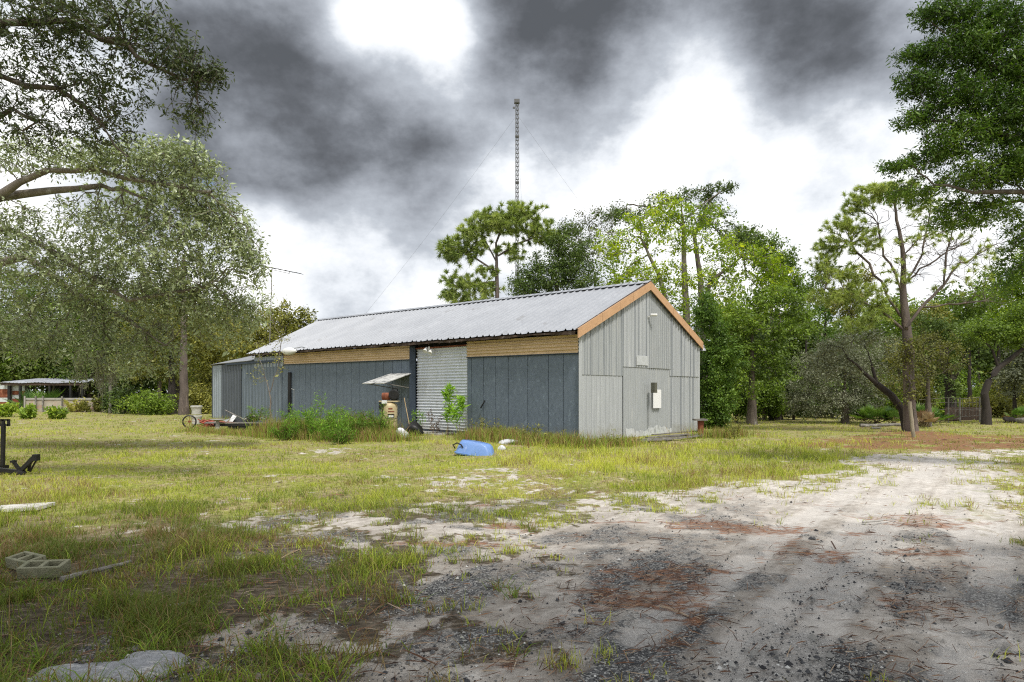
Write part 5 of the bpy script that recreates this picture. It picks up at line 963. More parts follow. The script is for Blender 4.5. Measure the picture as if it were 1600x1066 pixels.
# the wood beyond, one far mass
def far_wood():
    rng = rngf(100); Vs = []; Fs = []; T = []; b = 0; TV = []; TF = []; tb = 0
    spots = [(px, d) for px in range(-560, 2200, 26) for d in (62, 72, 84)]
    for px, d in spots:
        if 380 < px < 1080 and d < 80: continue
        px = px+rng.uniform(-12, 12); d = d*rng.uniform(.94, 1.08); x = (px-800)/F*d
        if 380 < px < 1080: h = rng.uniform(4.5, 6.5)
        elif px < 400: h = rng.uniform(7.5, 12)
        else: h = rng.uniform(8, 12.5)*(1 if px > 1420 or px < 1230 else .9)
        k = 46; d3 = rng.normal(0, 1, (k, 3)); d3 /= np.linalg.norm(d3, axis=1)[:, None]; rr = rng.random(k)**.4
        C = np.array([x, d, h*.58])+d3*rr[:, None]*np.array([1.7, 1.5, h*.42])
        V, Fq, t = leaves(C, 42, .8, .30, .18, rng, np.full(k, rng.uniform(.2, .75))+rng.normal(0, .1, k), .2, .3, .12); Vs.append(V); Fs.append(Fq+b); T.append(t); b += len(V)
        V = [(x+dx, d+dy, z) for z, r_ in ((0, .16), (h*.7, .06)) for dx, dy in ((-r_, -r_), (r_, -r_), (r_, r_), (-r_, r_))]; TV += V; TF += [(tb+i, tb+(i+1) % 4, tb+4+(i+1) % 4, tb+4+i) for i in range(4)]; tb += 8
    # low undergrowth along its foot
    k = 1500; px = rng.uniform(-500, 2150, k); px = px[(px < 330) | (px > 1120)]; k = len(px); d = np.where(px < 330, rng.uniform(61, 68, k), rng.uniform(46, 58, k)); C = np.stack([(px-800)/F*d, d, rng.uniform(.1, 1.5, k)], 1)
    V, Fq, t = leaves(C, 30, .55, .26, .15, rng, rng.uniform(.1, .8, k), .1, .3, .12); Vs.append(V); Fs.append(Fq+b); T.append(t)
    o_ = npobj('far_wood', np.concatenate(Vs), np.concatenate(Fs), LF['mid2'], tint=np.concatenate(T), org=(0, 70, 0)); tag(o_, 'far green wood closing the view behind the yard', 'wood', None, 'stuff')
    o_ = npobj('far_wood_stems', np.array(TV), np.array(TF), mBarkD, org=(0, 70, 0)); tag(o_, 'dark stems of the far wood', 'wood', None, 'stuff')
LF['mid2'] = leafm('far_leaf', [(.03, .05, .014), (.07, .105, .025), (.13, .18, .04), (.23, .28, .08)], .3, .55, .25, (1.2, 1.3, .5))
far_wood()
# ------------------------------------------------------------------ weeds, seedlings, palmettos
def weed(name, label, cat, x, y, h, r, n_, leaf, seed, tint=.6, group=None, lf=.06, dens=60, topheavy=.3, lean=.25, wd=.012):
    rng = rngf(seed); th = thing(name, label, cat, (x, y, 0), group); SV = []; SF = []; sb = 0; C = []
    for i in range(n_):
        a = rng.uniform(0, 6.28); q = rng.random()**.5*r; bx, by = x+math.cos(a)*q*.5, y+math.sin(a)*q*.5; hh = h*rng.uniform(.55, 1)*(1-.35*q/max(r, .01)); tx, ty = bx+math.cos(a)*(q*.6+lean*hh*rng.uniform(.1, .8)), by+math.sin(a)*(q*.6+lean*hh*rng.uniform(.1, .8))
        pts = [np.array([bx+(tx-bx)*u**1.5, by+(ty-by)*u**1.5, hh*u]) for u in np.linspace(0, 1, 5)]
        for j in range(4):
            p, p2 = pts[j], pts[j+1]; r1, r2 = .012*(1-j*.2), .012*(1-(j+1)*.2)
            for s_, (dx, dy) in enumerate(((1, 0), (-.5, .87), (-.5, -.87))): SV.append(p+np.array([dx*r1, dy*r1, 0]))
            for s_, (dx, dy) in enumerate(((1, 0), (-.5, .87), (-.5, -.87))): SV.append(p2+np.array([dx*r2, dy*r2, 0]))
            SF += [(sb+s_, sb+(s_+1) % 3, sb+3+(s_+1) % 3, sb+3+s_) for s_ in range(3)]; sb += 6
        m_ = dens; u = 1-(rng.random(m_)**(1/(1-topheavy+.15)))*(1-topheavy*.6) if topheavy > .5 else rng.uniform(.12, 1.02, m_)
        P_ = np.array([[np.interp(v_, np.linspace(0, 1, 5), [p[k] for p in pts]) for k in range(3)] for v_ in u]); C.append(P_+rng.normal(0, .035, P_.shape))
    C = np.concatenate(C); npobj('stems', np.array(SV), np.array(SF), LFS, th)
    V, Fq, t = leaves(C, 2, .05, lf, wd, rng, np.clip(tint+rng.normal(0, .15, len(C)), 0, 1), -.5, 0, .1)
    npobj('foliage', V, Fq, LF[leaf], th, tint=t); return th
LFS = pm('weed_stem', (.16, .12, .05), (.10, .07, .035), 8, .8)
def wp(px, py): return gp(px, py)
WL = [(470, 684, 1.35, .6, 12, 'bright green dog fennel bush at the left end of the weeds by the black slot'), (497, 687, 1.75, .6, 17, 'tallest bright green dog fennel bush against the blue wall'), (520, 690, 1.4, .55, 13, 'feathery fennel clump right of the tallest bush'),
 (548, 688, 1.45, .6, 12, 'darker fennel clump midway between the tall bush and the compressor'), (570, 686, 1.35, .5, 10, 'loose fennel clump second from the compressor'), (590, 687, 1.5, .4, 11, 'upright fennel clump right beside the compressor'), (455, 680, .95, .35, 8, 'small fennel sprig in front of the black slot'), (405, 672, 1.3, .4, 10, 'fennel clump standing behind the junk pile before the annex'),
 (535, 694, .7, .4, 10, 'low fennel patch in front of the weed row'), (445, 688, .7, .5, 10, 'low yellow-green fennel at the right end of the junk pile')]
for i, (px, py, h, r, n_, lab) in enumerate(WL):
    x, y = wp(px, py); weed('dog_fennel', lab, 'weed', x, y, h, r, n_, 'fennel', 200+i, tint=(.55 if i < 3 else .36), group='dog fennel along the blue wall', lf=.09, dens=95, wd=.014, lean=.3)
for i, (px, py, h, n_, lab) in enumerate([(826, 694, .8, 7, 'thin dry weed tuft left of the gable corner'), (870, 697, .7, 7, 'dry weed tuft under the blue panels nearest the corner'), (780, 690, .85, 8, 'brownish weed tuft behind the blue tub'), (750, 684, .95, 8, 'grey-green weeds at the foot of the wall right of the roller door'), (960, 697, .55, 5, 'small weed sprig at the foot of the gable'), (805, 690, .6, 6, 'short weed tuft right of the white rag'), (1148, 686, .9, 7, 'leafy weed in front of the viny shrub')]):
    x, y = wp(px, py); weed('wall_weed', lab, 'weed', x, y, h, .3, n_, 'olive', 230+i, tint=.45, group='weeds along the right half of the shop', lf=.08, dens=26, wd=.02)
x, y = P(5.6, -.55, 0)[:2]; weed('tall_seedling', 'tall seedling with bright feathery top by the right door jamb', 'weed', x, y, 2.25, .12, 3, 'fennel', 250, tint=.85, lf=.16, dens=110, topheavy=.85, lean=.06, wd=.03)
x, y = P(4.95, -.6, 0)[:2]; weed('tall_seedling', 'second bright seedling leaning right over the blue panel', 'weed', x, y, 2.0, .12, 3, 'fennel', 251, tint=.8, lf=.16, dens=90, topheavy=.8, lean=.12, wd=.03)
x, y = P(6.2, -.7, 0)[:2]; weed('dead_weed', 'dark dead weed with shrivelled leaves before the shutter', 'weed', x, y, 1.25, .2, 4, 'brown', 252, tint=.15, lf=.07, dens=26, wd=.03)
for i, (t, h) in enumerate(((7.5, 1.15), (6.95, 1.2))):
    x, y = P(t, -.7, 0)[:2]; weed('thin_seedling', ['left thin green seedling in front of the shutter', 'right thin green seedling in front of the shutter'][i], 'weed', x, y, h, .1, 2, 'fennel', 253+i, tint=.6, lf=.09, dens=40, topheavy=.6, lean=.1, wd=.02, group='seedlings at the shutter')
for i, (px, py, h, r, lab) in enumerate([(43, 655, 1.0, .35, 'upright green bush clump in front of the rusty shed end'), (10, 652, 1.1, .5, 'pale green bush clump at the left edge before the shed'), (90, 655, .9, .5, 'round green clump before the low block wall'), (122, 640, 1.5, .9, 'yellow-leaved bush over the right part of the low wall'), (150, 641, 1.4, 1.0, 'reddish brown bush at the right end of the low wall')]):
    x, y = wp(px, py) if py > 650 else ((px-800)/F*50, 50); weed('yard_bush', lab, 'bush', x, y, h, r, 16, 'olive' if i > 2 else 'mid', 260+i, tint=[.6, .75, .6, .95, .3][i], lf=.16, dens=40, wd=.08)
for i, (px, d, w_, h, leaf, tn, lab) in enumerate([(230, 44, 60, 40, 'mid', .6, 'bright green undergrowth bush left of the brown trunk'), (195, 46, 40, 50, 'dark', .5, 'dark shrub right of the yard bushes'), (172, 48, 16, 70, 'dark', .4, 'tall dark shrub by the pale post'), (1260, 40, 70, 24, 'dark', .5, 'low dark shrub under the grey mound'), (1170, 38, 50, 40, 'dark', .35, 'deep green shrub behind the viny shrub'), (1470, 42, 60, 30, 'mid', .55, 'green undergrowth behind the wire fence'), (1540, 40, 60, 30, 'olive', .6, 'yellow-green undergrowth by the curved oak foot'), (310, 46, 30, 50, 'olive', .6, 'yellow-green shrub between brown trunk and annex'), (1195, 35, 46, 62, 'mid', .35, 'tall green shrub between the viny shrub and the vine-wrapped trunk'), (1240, 36, 40, 56, 'dark', .7, 'dark green shrub left of the wide grey mound'), (1300, 38, 60, 60, 'mid', .3, 'green shrub hidden behind the wide grey mound'), (1375, 37, 50, 64, 'mid', .45, 'green shrub behind the largest palmetto'), (1425, 38, 50, 70, 'olive', .4, 'olive shrub standing behind the tall pine trunk'), (1500, 45, 60, 76, 'mid', .5, 'tall leafy shrub behind the slim straight trunk'), (1575, 42, 56, 80, 'olive', .45, 'olive green shrub filling the gap right of the curved oak'), (1150, 33, 30, 50, 'mid', .3, 'green shrub just right of the viny shrub')]):
    simple('understory_shrub', lab, px, 650, d, [(px, 650-h*.55, w_*.7, h*.5, 60), (px+w_*.3, 650-h*.35, w_*.5, h*.35, 40)], leaf, 280+i, r0=.06, cat='shrub', k=44, sg=.42, ln=.16, wd=.09, tint=tn, group='shrubs at the edge of the wood')
# strip of tall dry grass along wall and junk
rng = rngf(300); sp = []
for (px0, py0, px1, py1, n_, hh) in ((300, 674, 460, 684, 1100, .24), (460, 684, 600, 690, 1300, .42), (730, 686, 905, 700, 1300, .42), (905, 700, 985, 694, 450, .28), (420, 682, 600, 686, 1500, .7), (590, 688, 640, 690, 200, .3), (1095, 684, 1160, 682, 300, .35), (320, 664, 420, 668, 500, .4)):
    a = np.array(gp(px0, py0)); b = np.array(gp(px1, py1)); u = rng.random(n_)[:, None]; q = a+(b-a)*u+rng.normal(0, .35, (n_, 2)); sp.append(np.concatenate([q, np.full((n_, 1), hh)], 1))
q = np.concatenate(sp); ins = sdf(q[:, 0], q[:, 1], FOOT[0]) < 0; q = q[ins]; q = np.repeat(q, 4, 0); n_ = len(q); q[:, :2] += rng.normal(0, .05, (n_, 2))
V, Q, T, tt = blades(np.stack([q[:, 0], q[:, 1], 0*q[:, 0]-.01], 1), q[:, 2]*rng.uniform(.35, 1.25, n_)*(.5+fbm(q[:, 0], q[:, 1], 1.1, 2, 4)), rng.uniform(.01, .02, n_), rng.uniform(.05, .6, n_), rng, np.clip(np.where(rng.random(n_) < .4, rng.uniform(0, .3, n_), rng.normal(.6, .15, n_)), 0, 1))
tag(npobj('tall_grass', V, [Q, T], leafm('tall_grass', [(.15, .085, .04), (.30, .21, .10), (.12, .17, .03), (.2, .28, .04), (.34, .38, .07)], .3, .6, .2, (1.2, 1.2, .5)), tint=tt, org=(0, 0, 0)), 'tall rank grass and dry stalks along the wall and junk pile', 'grass', None, 'stuff')
# bare sapling before the annex, and vines over the mast
sx, sy = at(423, 650, 28.5)[:2]
tree('bare_sapling', 'nearly leafless forked sapling standing before the annex door', 'sapling', [pix([(423, 668), (423, 630), (421, 615)], 28.5, [.045, .035, .03]), pix([(421, 615), (414, 590), (405, 560), (402, 535)], 28.5, [.025, .02, .012, .006]), pix([(421, 615), (428, 590), (436, 560), (440, 530)], 28.5, [.025, .02, .012, .006])],
 [Lb(405, 575, 28.5, 16, 34, 16), Lb(438, 565, 28.5, 14, 30, 16), Lb(420, 545, 28.5, 24, 20, 16), Lb(430, 500, 28.5, 18, 60, 20), Lb(440, 520, 28.5, 20, 20, 10)], 'olive', 301, k=9, sg=.16, ln=.085, wd=.045, tint=.55, tip=.004, bark=mBarkL, bf=.5)
x, y = at(421, 560, 36)[:2]; an = thing('tv_antenna', 'rusty television antenna on a thin mast above the annex', 'antenna', (x, y, 0))
q = MB(); q.tube([(x-.1, y, 0), (x, y, 4), (x+.15, y, HC+(HY-418)/F*36)], [.03, .03, .022]); q.build('mast', mGrey, an)
q = MB(); c = at(426, 419, 36); c0 = at(383, 410, 36); c1 = at(471, 428, 36); q.bar(c0, c1, .035)
e_ = 0
for u, l in ((.02, .5), (.12, .55), (.22, .6), (.32, .65), (.42, .7), (.55, .45), (.66, .42), (.78, .4), (.97, .35)):
    p = np.array(c0)+(np.array(c1)-np.array(c0))*u; dv = np.array([.25, .95, 0])*l; q.bar(p-dv, p+dv, .016)
q.bar(c+np.array([0, 0, -.1]), at(452, 427.5, 36), .02); q.bar(at(452, 427.5, 36), at(452, 424.5, 36), .02)
q.build('boom_and_elements', mBlack, an)
# palmettos
def palmetto(label, px, py, d, n_, R, seed, tint=.5, leaf='palm', name='saw_palmetto', group='palmettos at the foot of the wood'):
    rng = rngf(seed); x = (px-800)/F*d; th = thing(name, label, 'palmetto', (x, d, 0), group); SV = MB(); V = []; Fq = []; T = []
    for i in range(n_):
        a = rng.uniform(0, 6.28); el = rng.uniform(.25, 1.3); L = R*rng.uniform(.6, 1); dv = np.array([math.cos(a)*math.cos(el), math.sin(a)*math.cos(el), math.sin(el)]); b0 = np.array([x, d, .08])+rng.normal(0, .12, 3)*np.array([1, 1, .2]); tip_ = b0+dv*L*.62
        SV.tube([b0, tip_], [.014, .01], 4, False); side = np.cross(dv, [0, 0, 1]); side /= np.linalg.norm(side); upv = np.cross(side, dv); t_ = np.clip(tint+rng.normal(0, .18), 0, 1)
        for k in range(17):
            an_ = R_(-105+210*k/16); ld = dv*math.cos(an_)+side*math.sin(an_)+upv*.25; ld /= np.linalg.norm(ld); l = L*.5*(1-.25*abs(an_)/1.9)*rng.uniform(.85, 1.1); wv_ = np.cross(ld, upv); wv_ /= np.linalg.norm(wv_); j = len(V)
            V += [tip_, tip_+ld*l*.5+wv_*.028, tip_+ld*l-np.array([0, 0, .05]), tip_+ld*l*.5-wv_*.028]; Fq.append((j, j+1, j+2, j+3)); T += [t_+rng.normal(0, .06)]*4
    SV.build('stalks', LFS, th); npobj('fronds', np.array(V), np.array(Fq), LF[leaf], th, tint=np.clip(T, 0, 1)); return th
for i, (px, d, n_, R, tn, lab) in enumerate([(1368, 31, 26, 1.25, .75, 'largest bright palmetto left of the tall pine'), (1350, 33, 18, 1.0, .5, 'palmetto behind the grey log'), (1392, 30.5, 16, .9, .6, 'palmetto tucked against the leaning limb'), (1443, 30, 26, 1.1, .55, 'dark palmetto right of the tall pine trunk'), (1460, 31, 16, .95, .45, 'palmetto behind the pile of cut fronds'), (1340, 34, 14, .9, .4, 'small palmetto under the grey mound'), (1596, 34, 20, .9, .6, 'palmetto at the far right edge beside the orange frond'), (1180, 44, 20, 1.4, .3, 'dark palmetto in the shade right of the viny shrub'), (1245, 40, 14, 1.0, .35, 'shaded palmetto left of the grey mound')]):
    palmetto(lab, px, 650, d, n_, R, 320+i, tn)
palmetto('dead orange palmetto frond at the far right edge', 1586, 650, 33.6, 6, .8, 335, .3, 'needle', 'dead_palmetto', None)
palmetto('dark palm sprouting in front of the open shed', 60, 630, 52, 20, 2.6, 336, .4)
palmetto('pile of cut brown palmetto stems right of the tall pine', 1444, 665, 28, 22, .85, 337, .6, 'brown', 'cut_palmetto_heap', None)
# logs, post, wire fence
def log(name, label, a, b, r0, r1, mat, seed, cat='log', group=None):
    rs = random.Random(seed); a = np.array(a); b = np.array(b); q = MB(); k = 8; q.tube([tuple(a+(b-a)*i/k+np.array([rs.uniform(-1, 1), rs.uniform(-1, 1), rs.uniform(-.3, .6)])*r0*(.08 if cat in ('post', 'pipe') else .4)) for i in range(k+1)], [r0+(r1-r0)*i/k for i in range(k+1)], 8); return tag(q.build(name, mat, smooth=True), label, cat, group)
a = gp(1345, 668); b = gp(1413, 666.5); log('fallen_log', 'long grey fallen log left of the tall pine foot', (a[0], a[1], .07), (b[0], b[1]-.6, .13), .08, .055, mGrey, 1)
a = gp(1350, 671); b = gp(1400, 671); log('fallen_log', 'short pale rotten log lying in front of the long grey log', (a[0]+.3, a[1], .04), (b[0]-.5, b[1]+.25, .05), .05, .035, mGrey, 2)
x, y = gp(1428, 684); log('wooden_post', 'pale leaning wooden post in front of the tall pine trunk', (x, y, -.05), (x-.09, y+.1, 1.25), .065, .06, pm('pale_post', (.34, .30, .22), (.2, .18, .12), 6, .9, .4, 0, (1, 1, .3)), 3, 'post')
x, y = (172-800)/F*47, 47; log('wooden_post', 'thin pale post standing in front of the dark shrubs on the left', (x, y, 0), (x, y, 3.0), .1, .09, mGrey, 4, 'post')
fx0 = ((1482-800)/F*33, 33); fx1 = ((1536-800)/F*33.5, 33.5); fe = thing('wire_fence', 'sagging wire fence with thin steel posts left of the curved oak', 'fence', (fx0[0], fx0[1], 0))
for u in (0, .33, .9):
    p = np.array(fx0)+(np.array(fx1)-np.array(fx0))*u; q = MB(); q.bar((p[0], p[1], 0), (p[0], p[1], 1.3), .05); q.build('post', mGrey, fe)
q = MB(); rs = random.Random(3)
for z_ in (.35, .7, 1.05, 1.28): q.tube([(fx0[0]-1.5, fx0[1], z_-.1), (fx0[0], fx0[1], z_), ((fx0[0]+fx1[0])/2, 33.3, z_-.05), (fx1[0], fx1[1], z_+.02)], .014, 4, False)
for u in np.arange(0, 1, .1): p = np.array(fx0)+(np.array(fx1)-np.array(fx0))*u; q.bar((p[0], p[1], .3), (p[0], p[1], 1.25), .012)
q.build('wire', mGrey, fe)
x, y = (1515-800)/F*34.5, 34.5; q = MB(); q.box((x-1.3, y, .05), (x+1.2, y+.05, .75)); tag(q.build('dark_board', mRot), 'dark low board standing behind the wire fence', 'board')
x, y = gp(1576, 661); lump('rock', 'grey rounded rock at the far right below the palmetto', 'rock', (x, y, 0), (.26, .25, .2), mBarkD, 31, .3); x, y = gp(1597, 661.5); lump('rock', 'larger pale rock at the very right edge', 'rock', (x, y, 0), (.3, .28, .24), mGrey, 32, .3)
# ------------------------------------------------------------------ lattice mast far behind
tx, ty = (808-800)/F*62, 62; ht = HC+(HY-160)/F*62; TW = thing('radio_mast', 'tall thin lattice radio mast rising above the flat-topped pine', 'mast', (tx, ty, 0)); hw = .15
mMast = pm('mast_grey', (.13, .13, .135), (.09, .09, .095), 3, .6)
cs = [(-hw, -hw*.6), (hw, -hw*.6), (0, hw)]
for c in cs: q = MB(); q.bar((tx+c[0], ty+c[1], 0), (tx+c[0], ty+c[1], ht), .045); q.build('leg', mMast, TW)
q = MB(); z_ = .3; f_ = 0
while z_ < ht-.3:
    for i in range(3):
        a, b = cs[i], cs[(i+1) % 3]; q.bar((tx+a[0], ty+a[1], z_), (tx+b[0], ty+b[1], z_), .035); q.bar((tx+a[0], ty+a[1], z_), (tx+b[0], ty+b[1], z_+.42), .022)
    z_ += .42
q.build('lattice', mMast, TW)
q = MB()
for z_ in np.arange(4, ht, 4.45): q.box((tx-.19, ty-.15, z_), (tx+.19, ty+.18, z_+.14))
q.box((tx-.28, ty-.2, ht-.1), (tx+.24, ty+.2, ht+.25)); q.box((tx-.42, ty-.05, ht-.6), (tx-.2, ty+.05, ht-.45)); q.build('section_flanges', mMast, TW)
for za, R in ((ht-1.2, 22), (ht-9.5, 16)):
    for a in (R_(195), R_(-25), R_(85)):
        q = MB(); p0 = Vector((tx, ty, za)); p1 = Vector((tx+math.cos(a)*R, ty+math.sin(a)*R*.6, 0)); pts = [p0.lerp(p1, u)-Vector((0, 0, math.sin(u*3.14)*.7)) for u in np.linspace(0, 1, 14)]; q.tube(pts, .006, 4, False); q.build('guy_wire', mMast, TW)
# ------------------------------------------------------------------ open shed on the far left
d = 54; X_ = lambda px: (px-800)/F*d
SH = thing('open_shed', 'low open shed with rippled metal roof, white and rust striped end wall and black posts', 'shed', (X_(30), d, 0))
zr_ = lambda py, dd=d: HC+(HY-py)/F*dd
Lw = lambda a, b, f: a+(b-a)*f
def wallstrip(px0, px1, z0, z1, mat, y=d, nm='end_wall_sheet'):
    us = cols(X_(px0), X_(px1), .25, .03, .1); mb = sheet(lambda u, v_, o_: (u, y-o_, v_), us, (z1 if callable(z1) else (lambda u: z1)), lambda u: z0, lambda u: trap(u, .25, .03, .1, .03)); mb.build(nm, mat, SH)
mShW = pm('shed_white', (.62, .66, .66), (.5, .53, .53), 4, .6, .1, 0, (1, 1, 1), (.35, .2, .14), 3, .66)
for i, (a, b, m_) in enumerate(((0, .45, mShW), (.46, .72, mRust), (.73, 1.08, mShW), (1.09, 1.80, mRust))): wallstrip(-22, 17, a, b, m_)
wallstrip(-22, 17, 1.81, lambda u: 1.9+.55*(u-X_(-22))/(X_(17)-X_(-22)), mShW)
for i, (a, b, m_) in enumerate(((0, .18, mConc), (.19, 1.0, mRust), (1.01, 1.32, mShW), (1.33, 1.66, mRust), (1.67, 2.45, mShW))): wallstrip(18, 37, a, b, m_, d+.12)
for px, z1 in ((17, 2.1), (36.5, 1.3)): q = MB(); q.bar((X_(px), d-.15, 0), (X_(px), d-.15, z1), .2); q.build('black_post', mBlack, SH)
mShR = pm('shed_roof', (.52, .54, .6), (.40, .42, .48), 2, .5, .1, .2, (1, 1, 1), (.3, .28, .28), 3, .62)
rfm = sheet(lambda u, v_, o_: (u, d-.5+4.2*v_, 2.35+.42*v_+o_-.03*math.sin(u*2.1)*(1-v_)), cols(X_(8), X_(135), .3, .04, .1), lambda u: 1, lambda u: 0, lambda u: trap(u, .3, .04, .1, .035)); o_ = rfm.build('roof', mShR, SH); md = o_.modifiers.new('thick', 'SOLIDIFY'); md.thickness = .02
q = MB(); q.slab([(X_(8), d-.42, 2.12), (X_(135), d-.42, 2.12), (X_(135), d-.42, 2.32), (X_(8), d-.42, 2.32)], .05); q.slab([(X_(-22), d-.1, 1.85), (X_(10), d-.1, 2.42), (X_(10), d-.1, 2.5), (X_(-22), d-.1, 1.95)], .1); q.build('eave_beam', mRot, SH)
for px, y_ in ((36, d-.3), (82, d-.3), (114.5, d-.3), (133, d-.3), (50, d+3.4), (82, d+3.4), (114, d+3.4), (133, d+3.4)): q = MB(); q.bar((X_(px), y_, 0), (X_(px), y_, 2.3 if y_ < d else 2.65), .16); q.build('post', mBlack, SH)
q = MB(); q.box((X_(40), d+3.4, 0), (X_(80), d+3.5, 2.6)); q.box((X_(80), d+3.4, 0), (X_(133), d+3.5, 1.0)); q.box((X_(80), d+3.4, 2.1), (X_(133), d+3.5, 2.6)); q.build('back_boards', mDark, SH)
q = MB(); q.box((X_(64), d+1, 0), (X_(77), d+2, 1.1)); q.build('inner_crate', mBlueD, SH)
SH2 = thing('roof_box', 'small metal roofed hutch showing above the right end of the open shed', 'hutch', (X_(116), d+5.5, 0)); q = MB(); q.box((X_(97), d+5, 2.2), (X_(134), d+6.5, 3.1)); q.build('box_wall', mAnx, SH2); q = MB(); q.box((X_(97)-.1, d+4.9, 3.1), (X_(134)+.1, d+6.6, 3.17)); q.build('box_lid', mShR, SH2)
for px in (100, 131): q = MB(); q.bar((X_(px), d+5.6, 0), (X_(px), d+5.6, 2.2), .14); q.build('leg', mBlack, SH2)
d2 = 50; X2 = lambda px: (px-800)/F*d2
LW = thing('low_block_wall', 'low stained concrete wall with pale coping in front of the open shed', 'wall', (X2(95), d2, 0))
q = MB()
for i, (a, b) in enumerate(((40, 58), (58.3, 69), (69.3, 99), (99.3, 125), (125.3, 160))): q.box((X2(a), d2, 0), (X2(b), d2+.2, .95))
q.build('wall_panel', pm('stained_wall', (.5, .48, .4), (.32, .26, .2), 1.5, .9, .2, 0, (1, 1, 1), (.42, .27, .2), 1.2, .56), LW); q = MB(); q.box((X2(38), d2-.06, .96), (X2(161), d2+.26, 1.1)); q.build('coping', mConc, LW)
for i, px in enumerate((41, 58, 69, 99)): q = MB(); q.bar((X2(px), d2-.15, 0), (X2(px), d2-.15, 1.25), .09); q.build('fence_post', mGrey if i else mConc, LW)
# ------------------------------------------------------------------ white drums, wheel, junk pile
x, y = (307-800)/F*29.5, 29.5
dr_ = thing('white_drum_stack', 'pair of stacked white plastic drums at the left corner of the annex', 'drums', (x, y, 0)); 
for z_, r_ in ((.1, .23), (.55, .24)):
    q = MB(); q.lathe((x, y, z_), [(r_*.85, 0), (r_*.9, .03), (r_*.82, .15), (r_, .3), (r_*1.08, .33), (r_*1.08, .38), (r_*.95, .4), (.05, .4)], 20); q.build('drum', pm('dirty_plastic', (.6, .6, .57), (.42, .41, .37), 5, .5, .1, 0, (1, 1, 1), (.25, .22, .17), 4, .6), dr_, smooth=True)
x, y = (296-800)/F*28.3, 28.3; wh = thing('old_wheel', 'rusty spoked wheel leaning before the white drums', 'wheel', (x, y, 0))
q = MB(); pts = [(x+.27*math.cos(a)*.9, y+.1*math.cos(a), .27+.27*math.sin(a)) for a in np.linspace(0, 6.2832, 24)]; q.tube(pts, .035, 6, False); q.build('tyre', mBlack, wh, smooth=True)
q = MB()
for a in np.linspace(0, 6.28, 9)[:-1]: q.bar((x, y, .27), (x+.25*math.cos(a)*.9, y+.1*math.cos(a), .27+.25*math.sin(a)), .012)
q.lathe((x, y-.03, .27), [(.05, 0), (.05, .06)], 8, 'y'); q.build('spokes', mRust, wh)
dj = 26.5; J = lambda px, py, dd=dj: at(px, py, dd)
fb = thing('flat_trailer', 'low flat trailer bed of weathered planks carrying the scrap', 'trailer', (*J(400, 660)[:2], 0))
q = MB(); rs = random.Random(5)
for i in range(7):
    y_ = dj-.6+i*.24; q.box(((342-800)/F*dj-.3+rs.uniform(-.2, .1), y_, .30+rs.uniform(-.008, .01)), ((452-800)/F*dj+rs.uniform(-.5, .2), y_+.2, .345))
q.build('deck', mGrey, fb); q = MB(); q.box(((345-800)/F*dj, dj-.62, .2), ((440-800)/F*dj, dj-.54, .295)); q.box(((345-800)/F*dj, dj+.9, .2), ((440-800)/F*dj, dj+.98, .295)); q.build('frame', mBlack, fb)
for px in (372, 388, 424, 436):
    q = MB(); q.m = Matrix.Translation(((px-800)/F*dj, dj-.5, .16)); q.lathe((0, 0, 0), [(.1, -.1), (.17, -.09), (.17, .05), (.1, .06)], 14, 'y'); q.build('tyre', mBlack, fb, smooth=True)
def sheetobj(name, label, pts, mat, cat='scrap', th=.012, group='scrap lying on the flat trailer'):
    q = MB(); q.slab(pts, th); return tag(q.build(name, mat), label, cat, group)
sheetobj('white_sheet', 'bent white metal sheet propped on the scrap pile', [J(357, 659), J(363, 659, 26.2), J(370, 650, 26.6), J(364, 648, 27)], mWhite)
sheetobj('white_sheet', 'flat pale strip lying left of the bent white sheet', [J(346, 659), J(354, 659, 26), J(359, 654, 26.6), J(352, 656, 27)], mGalv)
sheetobj('dark_sheet', 'dark tar-black sheet slumped under the pipes', [J(358, 662, 26.2), J(384, 661, 26.0), J(382, 655, 27), J(366, 653, 27)], mBlack)
sheetobj('blue_sheet', 'tilted blue-grey metal sheet on the right of the scrap', [J(393, 659, 26.2), J(412, 662, 26), J(414, 655, 27), J(400, 654, 27)], mBlueD)
sheetobj('blue_sheet', 'pale galvanised panel lying at the back of the trailer', [J(400, 656, 26.8), J(416, 657, 26.8), J(413, 652, 27.3), J(396, 652, 27.3)], mAnx)
sheetobj('long_plank', 'long pale plank along the front edge of the trailer', [J(383, 662, 26.0), J(436, 665.5, 25.8), J(436, 663, 26.0), J(383, 660, 26.3)], mGrey)
sheetobj('long_plank', 'reddish plank over the left half of the trailer', [J(340, 659, 26.0), J(382, 663, 25.9), J(382, 661.5, 26.1), J(340, 657, 26.3)], mRust)
for i, (a, b, r_, m_, lab) in enumerate(((J(352, 641), J(384, 657), .022, mGrey, 'slanting grey pipe rising left over the scrap'), (J(384, 655), J(398, 650), .04, mConc, 'thick pale tube end in the middle of the scrap'), (J(398, 651, 27), J(414, 651, 27.2), .02, mGrey, 'thin pipe lying behind the blue-grey sheet'), (J(458, 662, 25), J(478, 652, 25.4), .02, mGrey, 'thin stick leaning out of the fennel right of the trailer'), (J(386, 653), J(401, 660, 26.1), .02, mBlack, 'black rod crossing the middle of the scrap'))):
    log('pipe', lab, a, b, r_, r_, m_, i, 'pipe', 'pipes and rods on the scrap pile')
q = MB(); rs = random.Random(9); 
for i in range(7):
    c = J(395+rs.uniform(-5, 5), 654, 26.6); a0 = rs.uniform(0, 3); q.tube([(c[0]+.3*math.cos(a0+u)*rs.uniform(.6, 1), c[1]+.2*math.sin(a0+u), .42+.08*i/7+.1*math.sin(u+i)) for u in np.linspace(0, 4.5, 9)], .03, 5)
tag(q.build('cable_tangle', mBlack), 'black tangled hose heap in the middle of the scrap', 'hose')
